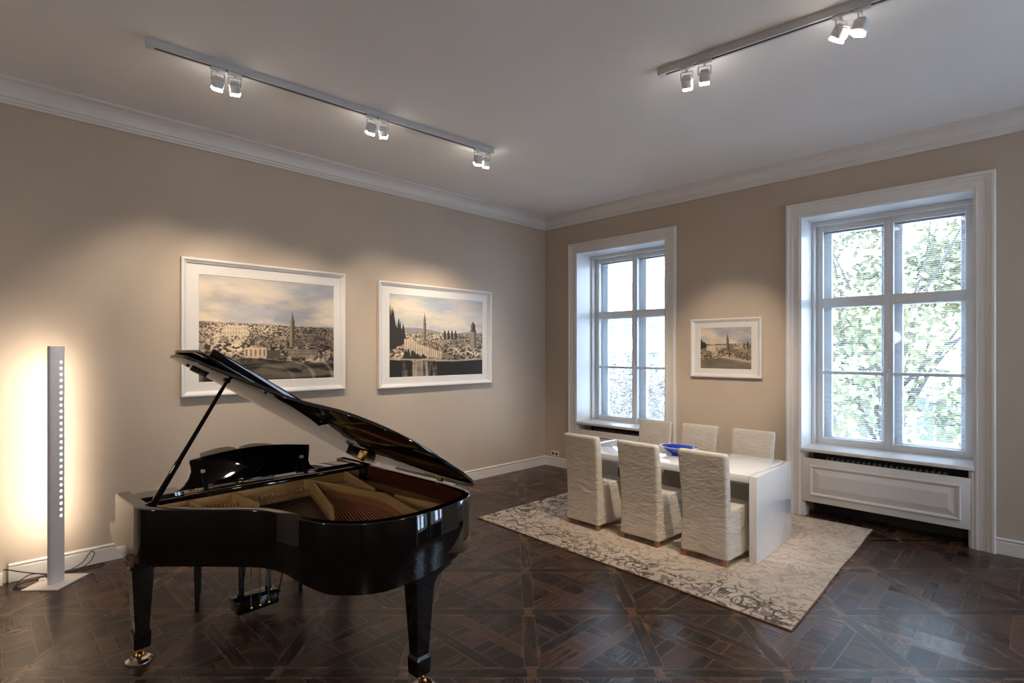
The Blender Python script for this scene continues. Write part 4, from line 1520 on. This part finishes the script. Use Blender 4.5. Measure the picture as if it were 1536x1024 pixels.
# lid hinges
for x in (0.30, 1.24):
    b = MB()
    b.tube([(x - 0.024, 1.512, 1.000), (x + 0.024, 1.512, 1.000)], 0.0055, 10)
    b.box(x - 0.016, x + 0.016, BW - RIM_T - 0.0065, BW - RIM_T - 0.0035, 0.935, 0.995, 0.001)
    b.prism([(x - 0.014, HY - 0.010), (x + 0.014, HY - 0.010), (x + 0.010, HY - 0.060), (x - 0.010, HY - 0.060)], -0.004, -0.0005, 'z', 0, fn=lid_map)
    b.build('lid_hinge', M['brass'], piano, smooth=30)
# prop stick
p0 = Vector((0.362, 0.098, 0.955))
py = 0.437
p1 = Vector((0.555, py, HZ + (HY - py) * math.tan(LA) - 0.006))
b = MB()
b.tube([p0, p0.lerp(p1, 0.08), p0.lerp(p1, 0.35), p0.lerp(p1, 0.36), p0.lerp(p1, 0.93), p1], [0.017, 0.018, 0.016, 0.0135, 0.011, 0.009], 14)
b.build('prop_stick', M['black'], piano, smooth=50)
b = MB()
b.prism([(0.310, 0.068), (0.420, 0.060), (0.450, 0.115), (0.330, 0.150)], 0.930, 0.962, 'z', 0.003)
b.build('prop_block', M['black'], piano)
b = MB()
b.lathe([(0.0, 0.0), (0.020, 0.0), (0.022, -0.004), (0.018, -0.014), (0.0, -0.014)], 16, Matrix.Translation(p1 + Vector((0, 0, 0.006))) @ Matrix.Rotation(-LA, 4, 'X'))
b.build('prop_cup', M['black_satin'], piano)
# legs
def sq(cx, cy, h, z, ex0=0, ex1=0, ey0=0, ey1=0):
    return [(cx - h - ex0, cy - h - ey0, z), (cx + h + ex1, cy - h - ey0, z), (cx + h + ex1, cy + h + ey1, z), (cx - h - ex0, cy + h + ey1, z)]
def piano_leg(cx, cy, tail=False):
    b = MB()
    secs = [sq(cx, cy, 0.040, 0.078), sq(cx, cy, 0.043, 0.090), sq(cx, cy, 0.045, 0.168), sq(cx, cy, 0.037, 0.186), sq(cx, cy, 0.058, 0.560)]
    if tail:
        secs += [sq(cx, cy, 0.060, 0.572), sq(cx, cy, 0.060, 0.600, 0.0, 0.0, 0.0, 0.020), sq(cx, cy, 0.060, 0.625, 0.0, 0.0, 0.01, 0.065), sq(cx, cy, 0.062, 0.640, 0.02, 0.0, 0.04, 0.115), sq(cx, cy, 0.062, 0.690, 0.02, 0.0, 0.06, 0.125)]
    else:
        secs += [sq(cx, cy, 0.066, 0.565), sq(cx, cy, 0.066, 0.600), sq(cx, cy, 0.074, 0.615), sq(cx, cy, 0.076, 0.645, 0.0, 0.05, 0.0, 0.05)]
    b.loft(secs)
    l = b.build('leg', M['black'], piano, smooth=25)
    return l
def caster(cx, cy, leg, ang, disc=True):
    R = Matrix.Translation((cx, cy, 0)) @ Matrix.Rotation(ang, 4, 'Z')
    b = MB()
    b.lathe([(0.0, 0.079), (0.020, 0.079), (0.020, 0.068), (0.010, 0.064), (0.0, 0.064)], 16, R)
    for s in (-1, 1):
        b.tube([R @ Vector((0.0, s * 0.015, 0.068)), R @ Vector((0.015, s * 0.018, 0.048)), R @ Vector((0.022, s * 0.017, 0.026))], 0.005, 8)
    b.build('caster_fork', M['brass'], leg)
    b = MB()
    b.lathe([(0.0, -0.011), (0.020, -0.011), (0.024, -0.006), (0.024, 0.006), (0.020, 0.011), (0.0, 0.011)], 20, R @ Matrix.Translation((0.022, 0, 0.0325)) @ Matrix.Rotation(rad(90), 4, 'X'))
    b.build('caster_wheel', M['brass'], leg)
    b = MB()
    b.lathe([(0.0, 0.0), (0.066, 0.0), (0.072, 0.004), (0.070, 0.012), (0.052, 0.022), (0.040, 0.016), (0.030, 0.009), (0.0, 0.008)], 28, R @ Matrix.Translation((0.022, 0, 0.0)))
    b.build('caster_cup', M['silver'], leg)
for cx, cy, tl, an in ((0.147, 0.095, False, rad(-30)), (0.147, BW - 0.095, False, rad(40)), (1.600, 1.060, True, rad(20))):
    lg = piano_leg(cx, cy, tl)
    caster(cx, cy, lg, an)
# pedal lyre
lyre_bm = MB()
lyre_bm.box(0.010, 0.150, 0.655, 0.935, 0.055, 0.130, 0.006)
lyre_bm.box(0.000, 0.160, 0.648, 0.942, 0.130, 0.142, 0.003)
for yy in (0.700, 0.890):
    lyre_bm.loft([sq(0.075, yy, 0.017, 0.140), sq(0.075, yy, 0.014, 0.30), sq(0.075, yy, 0.018, 0.60), sq(0.075, yy, 0.024, 0.642)])
lyre = lyre_bm.build('pedal_lyre', M['black'], piano, smooth=30)
for k in range(3):
    yy = 0.735 + 0.060 * k
    b = MB()
    b.tube([(0.160, yy, 0.090), (0.160, yy, 0.640)], 0.0035, 8)
    b.build('pedal_rod', M['steel'], lyre)
    b = MB()
    b.lathe([(0.0, 0.078), (0.010, 0.082), (0.013, 0.090), (0.010, 0.098), (0.0, 0.102)], 14, Matrix.Translation((0.162, yy, 0)))
    b.build('rod_nut', M['brass'], lyre)
    b = MB()
    b.loft([[(0.02, yy - 0.010, 0.070), (0.02, yy + 0.010, 0.070), (0.02, yy + 0.010, 0.080), (0.02, yy - 0.010, 0.080)],
            [(-0.06, yy - 0.012, 0.062), (-0.06, yy + 0.012, 0.062), (-0.06, yy + 0.012, 0.072), (-0.06, yy - 0.012, 0.072)],
            [(-0.10, yy - 0.019, 0.050), (-0.10, yy + 0.019, 0.050), (-0.10, yy + 0.019, 0.060), (-0.10, yy - 0.019, 0.060)]])
    b.build('pedal', M['brass'], lyre)
for yy in (0.665, 0.925):
    b = MB()
    b.tube([(0.150, yy, 0.110), (0.40, yy + (0.02 if yy > 0.8 else -0.02), 0.800)], 0.0045, 8)
    b.build('lyre_brace', M['black_satin'], lyre)

# open music book leaning on the far side of the desk
book = thing('open_book', 'open music book with pale pages leaning on the piano music desk', 'book', PO, PR)
def page_block(y0, y1, nm):
    b = MB()
    secs = []
    for k in range(15):
        f = k / 14
        y = y0 + (y1 - y0) * f
        bulge = 0.020 * math.sin(math.pi * min(1, f * 1.0) ** 0.6) if f > 0 else 0
        th = 0.010 * (1 - 0.25 * f)
        zt = 1.198 + 0.022 * math.sin(math.pi * f ** 0.55) if f > 0 else 1.196
        zt = 1.196 + 0.024 * math.sin(math.pi * min(1.0, f ** 0.6 * 0.92))
        def X(z): return 0.222 - (z - 0.992) * 0.12
        zb = 0.976
        secs.append([(X(zb) - bulge - th, y, zb), (X(zb) - bulge * 0.3 - 0.001, y, zb), (X(zt) - bulge * 0.3 - 0.001, y, zt), (X(zt) - bulge - th, y, zt)])
    b.loft(secs)
    return b.build(nm, M['paper'], book, smooth=40)
page_block(0.634, 0.405, 'page_block')
page_block(0.634, 0.872, 'page_block')

# piano bench
bench = thing('piano_bench', 'black piano bench behind the piano, its thin legs showing under the case', 'bench', (1.557, -5.163, 0), rad(-17))
bw, bl = 0.165, 0.345
for sx in (-1, 1):
    for sy in (-1, 1):
        b = MB()
        b.loft([sq(sx * bw, sy * bl, 0.013, 0.0), sq(sx * bw, sy * bl, 0.021, 0.36), sq(sx * bw, sy * bl, 0.022, 0.40)])
        b.build('leg', M['black_satin'], bench, smooth=20)
b = MB()
b.box(-bw - 0.02, bw + 0.02, -bl - 0.02, bl + 0.02, 0.355, 0.43, 0.006)
b.build('apron', M['black_satin'], bench)
b = MB()
b.box(-bw - 0.03, bw + 0.03, -bl - 0.03, bl + 0.03, 0.43, 0.49, 0.022, None, 4)
b.build('seat', M['black_satin'], bench)

# ------------------------------------------------------------------ outside, one floor down
GZ = -4.6
M['street'] = simple('pale_paving', srgb(226, 227, 230), 0.9, var=0.1)
M['facade'] = simple('pale_render', srgb(216, 216, 214), 0.85, var=0.05, scale=1)
M['facade_win'] = simple('dark_window_glass', srgb(84, 94, 106), 0.15)
M['roof'] = simple('grey_slate', srgb(176, 178, 184), 0.8, var=0.1)
M['bark'] = simple('tree_bark', srgb(80, 74, 68), 0.9, var=0.2)
def leaf_mat(name, c0, c1):
    m, nt, b = new_mat(name)
    oi = nt.nodes.new('ShaderNodeTexCoord')
    nz = noise_node(nt, 2.0, 3, 0.6, oi.outputs['Object'])
    r = ramp(nt, nz.outputs['Fac'], [(0.3, c0), (0.7, c1)])
    nt.links.new(r.outputs['Color'], b.inputs['Base Color'])
    b.inputs['Roughness'].default_value = 0.6
    b.inputs['Transmission Weight'].default_value = 0.0
    return m
M['leaf'] = leaf_mat('green_foliage', srgb(102, 102, 72), srgb(150, 147, 106))
M['leaf2'] = leaf_mat('dull_foliage', srgb(74, 68, 60), srgb(130, 122, 110))
b = MB()
b.box(-60, 70, -40, 70, GZ - 0.2, GZ)
struct(b.build('ground', M['street'], smooth=0))

def tree(label, loc, height, crad, nleaf, mat, seed, squash=1.0, leaf=0.17, group='trees outside'):
    rg = random.Random(seed)
    t = thing('street_tree', label, 'tree', loc, 0, group)
    b = MB()
    trunk_h = height * 0.42
    b.tube([(0, 0, 0), (0.08, 0.05, trunk_h * 0.5), (0, 0, trunk_h), (0.15, -0.1, height * 0.75)], [0.22, 0.17, 0.13, 0.04], 8)
    cz = height - crad * squash
    tips = []
    for k in range(16):
        a = rg.random() * 2 * math.pi
        r = crad * (0.45 + 0.5 * rg.random())
        z0 = trunk_h * (0.7 + 0.5 * rg.random())
        tip = Vector((math.cos(a) * r, math.sin(a) * r, cz + (rg.random() - 0.35) * crad * squash * 1.2))
        base = Vector((0, 0, z0))
        m1 = base.lerp(tip, 0.5) + Vector((rg.uniform(-.3, .3), rg.uniform(-.3, .3), 0.3))
        b.tube([base, m1, tip], [0.06, 0.035, 0.012], 6)
        tips += [m1, tip]
    b.build('trunk', M['bark'], t)
    vs, fs = [], []
    clumps = []
    for k in range(46):
        while True:
            p = Vector((rg.uniform(-1, 1), rg.uniform(-1, 1), rg.uniform(-1, 1)))
            if p.length < 1: break
        clumps.append((Vector((p.x * crad, p.y * crad, cz + p.z * crad * squash)), rg.uniform(0.18, 0.34) * crad))
    for k in range(nleaf):
        c, r = clumps[rg.randrange(len(clumps))]
        d = Vector((rg.gauss(0, 1), rg.gauss(0, 1), rg.gauss(0, 1))).normalized() * r * rg.random() ** 0.4
        p = c + d
        u = Vector((rg.gauss(0, 1), rg.gauss(0, 1), rg.gauss(0, 0.6))).normalized() * leaf * rg.uniform(0.6, 1.2)
        v = u.cross(Vector((rg.gauss(0, 1), rg.gauss(0, 1), rg.gauss(0, 1)))).normalized() * leaf * 0.55
        i = len(vs)
        vs += [tuple(p - u), tuple(p + v * 0.9), tuple(p + u), tuple(p - v * 0.9)]
        fs.append((i, i + 1, i + 2, i + 3))
    me = bpy.data.meshes.new('foliage')
    me.from_pydata(vs, [], fs)
    link('foliage', me, mat, t, smooth=0)
    return t
tree('leafy green tree outside filling the large right window', (2.9, 9.4, GZ), 11.4, 3.25, 13000, M['leaf'], 4, 1.1, 0.12)
tree('paler leafy tree outside at the left side of the large right window', (-2.5, 13.9, GZ), 8.6, 1.8, 6000, M['leaf2'], 9, 1.2, 0.11)
tree('bushy tree outside showing low in the corner window', (-6.6, 12.6, GZ), 6.2, 2.6, 5200, M['leaf2'], 12, 0.9, 0.11)
tree('small bushy tree low at the right of the corner window', (-2.3, 9.0, GZ), 5.5, 1.7, 3600, M['leaf2'], 15, 0.9, 0.09)

def building(name_label, x0, x1, y0, y1, h, cols, rows, win_w, win_h, z_first, dz):
    t = thing('town_house', name_label, 'building', ((x0 + x1) / 2, y0, GZ), 0, 'buildings across the street')
    W = (x1 - x0) / 2
    b = MB()
    b.box(-W, W, 0, y1 - y0, 0, h)
    for r_ in range(rows):
        b.box(-W - 0.06, W + 0.06, -0.10, 0, z_first + r_ * dz - 0.55, z_first + r_ * dz - 0.40)
    b.build('wall', M['facade'], t, smooth=0)
    b = MB()
    b.prism([(-W - 0.3, h), (W + 0.3, h), (W - 1.5, h + 1.6), (-W + 1.5, h + 1.6)], -0.3, y1 - y0, 'y')
    b.build('roof', M['roof'], t, smooth=0)
    for r_ in range(rows):
        for c in range(cols):
            x = -W + (c + 0.5) * 2 * W / cols
            z = z_first + r_ * dz
            b = MB()
            b.box(x - win_w / 2 - 0.12, x + win_w / 2 + 0.12, -0.10, -0.001, z - 0.1, z + win_h + 0.14)
            f = b.build('window', M['facade'], t, smooth=0)
            b = MB()
            for sx in (-1, 1):
                for zz in (0, 1):
                    xa, xb = (x - win_w / 2, x - 0.04) if sx < 0 else (x + 0.04, x + win_w / 2)
                    za, zb_ = (z, z + win_h * 0.60) if zz == 0 else (z + win_h * 0.66, z + win_h)
                    b.box(xa, xb, -0.13, -0.101, za, zb_)
            b.build('panes', M['facade_win'], f, smooth=0)
    return t
building('low pale house across the street behind the green tree', -3.0, 9.0, 16.5, 24.0, 5.3, 7, 2, 1.0, 1.45, 1.1, 2.3)
building('pale long apartment block far beyond the corner window', -30.0, -4.5, 31.0, 40.0, 10.4, 12, 3, 1.2, 1.9, 1.6, 3.0)

# ------------------------------------------------------------------ light
world = bpy.data.worlds.new('overcast_sky')
sc.world = world
world.use_nodes = True
wn = world.node_tree
bg = wn.nodes['Background']
tc = wn.nodes.new('ShaderNodeTexCoord')
sp = wn.nodes.new('ShaderNodeSeparateXYZ')
wn.links.new(tc.outputs['Generated'], sp.inputs[0])
rp = wn.nodes.new('ShaderNodeValToRGB')
rp.color_ramp.elements[0].position = 0.45
rp.color_ramp.elements[0].color = (0.62, 0.78, 1.0, 1)
rp.color_ramp.elements[1].position = 0.8
rp.color_ramp.elements[1].color = (0.60, 0.77, 1.0, 1)
wn.links.new(sp.outputs['Z'], rp.inputs['Fac'])
wn.links.new(rp.outputs['Color'], bg.inputs['Color'])
bg.inputs['Strength'].default_value = 6.6

# added point lights for ambient fill, out of view, with no lamps there
for (px, py, pz, pw) in ((7.6, -8.2, 2.2, 34), (3.0, -8.9, 2.2, 24), (8.3, -3.6, 2.2, 22)):
    ld = bpy.data.lights.new('fill_light', 'POINT')
    ld.energy = pw
    ld.color = (1.0, 0.90, 0.79)
    ld.shadow_soft_size = 0.16
    lo = bpy.data.objects.new('fill_light', ld)
    COL.objects.link(lo)
    lo.location = (px, py, pz)
for (a0, a1) in OP:
    ld = bpy.data.lights.new('window_portal', 'AREA')
    ld.shape = 'RECTANGLE'
    ld.size = a1 - a0
    ld.size_y = ZT - 0.76
    ld.cycles.is_portal = True
    lo = bpy.data.objects.new('window_portal', ld)
    COL.objects.link(lo)
    lo.location = ((a0 + a1) / 2, WT + 0.02, (ZT + 0.76) / 2)
    lo.rotation_euler = (rad(-90), 0, 0)
ld = bpy.data.lights.new('window_portal', 'AREA')
ld.shape = 'RECTANGLE'
ld.size = WE[1] - WE[0]
ld.size_y = ZT - 0.76
ld.cycles.is_portal = True
lo = bpy.data.objects.new('window_portal', ld)
COL.objects.link(lo)
lo.location = (RX + WT + 0.02, (WE[0] + WE[1]) / 2, (ZT + 0.76) / 2)
lo.rotation_euler = (rad(-90), 0, rad(-90))

# ------------------------------------------------------------------ camera
cam = bpy.data.cameras.new('camera')
cam.sensor_fit = 'HORIZONTAL'
cam.sensor_width = 36.0
cam.lens = 815.0 / 1536.0 * 36.0
cam.shift_y = 15.0 / 1536.0
cam.clip_start = 0.05
cam.clip_end = 200
co = bpy.data.objects.new('camera', cam)
COL.objects.link(co)
co.location = EYE
co.rotation_euler = (rad(90), 0, YAW)
sc.camera = co

sc.view_settings.view_transform = 'Standard'
sc.view_settings.look = 'None'
sc.view_settings.gamma = 1.0
sc.view_settings.use_curve_mapping = False
sc.view_settings.exposure = 1.15
sc.cycles.max_bounces = 10
sc.cycles.diffuse_bounces = 5
sc.cycles.glossy_bounces = 5
sc.cycles.transparent_max_bounces = 16
sc.cycles.caustics_reflective = False
sc.cycles.caustics_refractive = False
sc.cycles.sample_clamp_indirect = 6.0
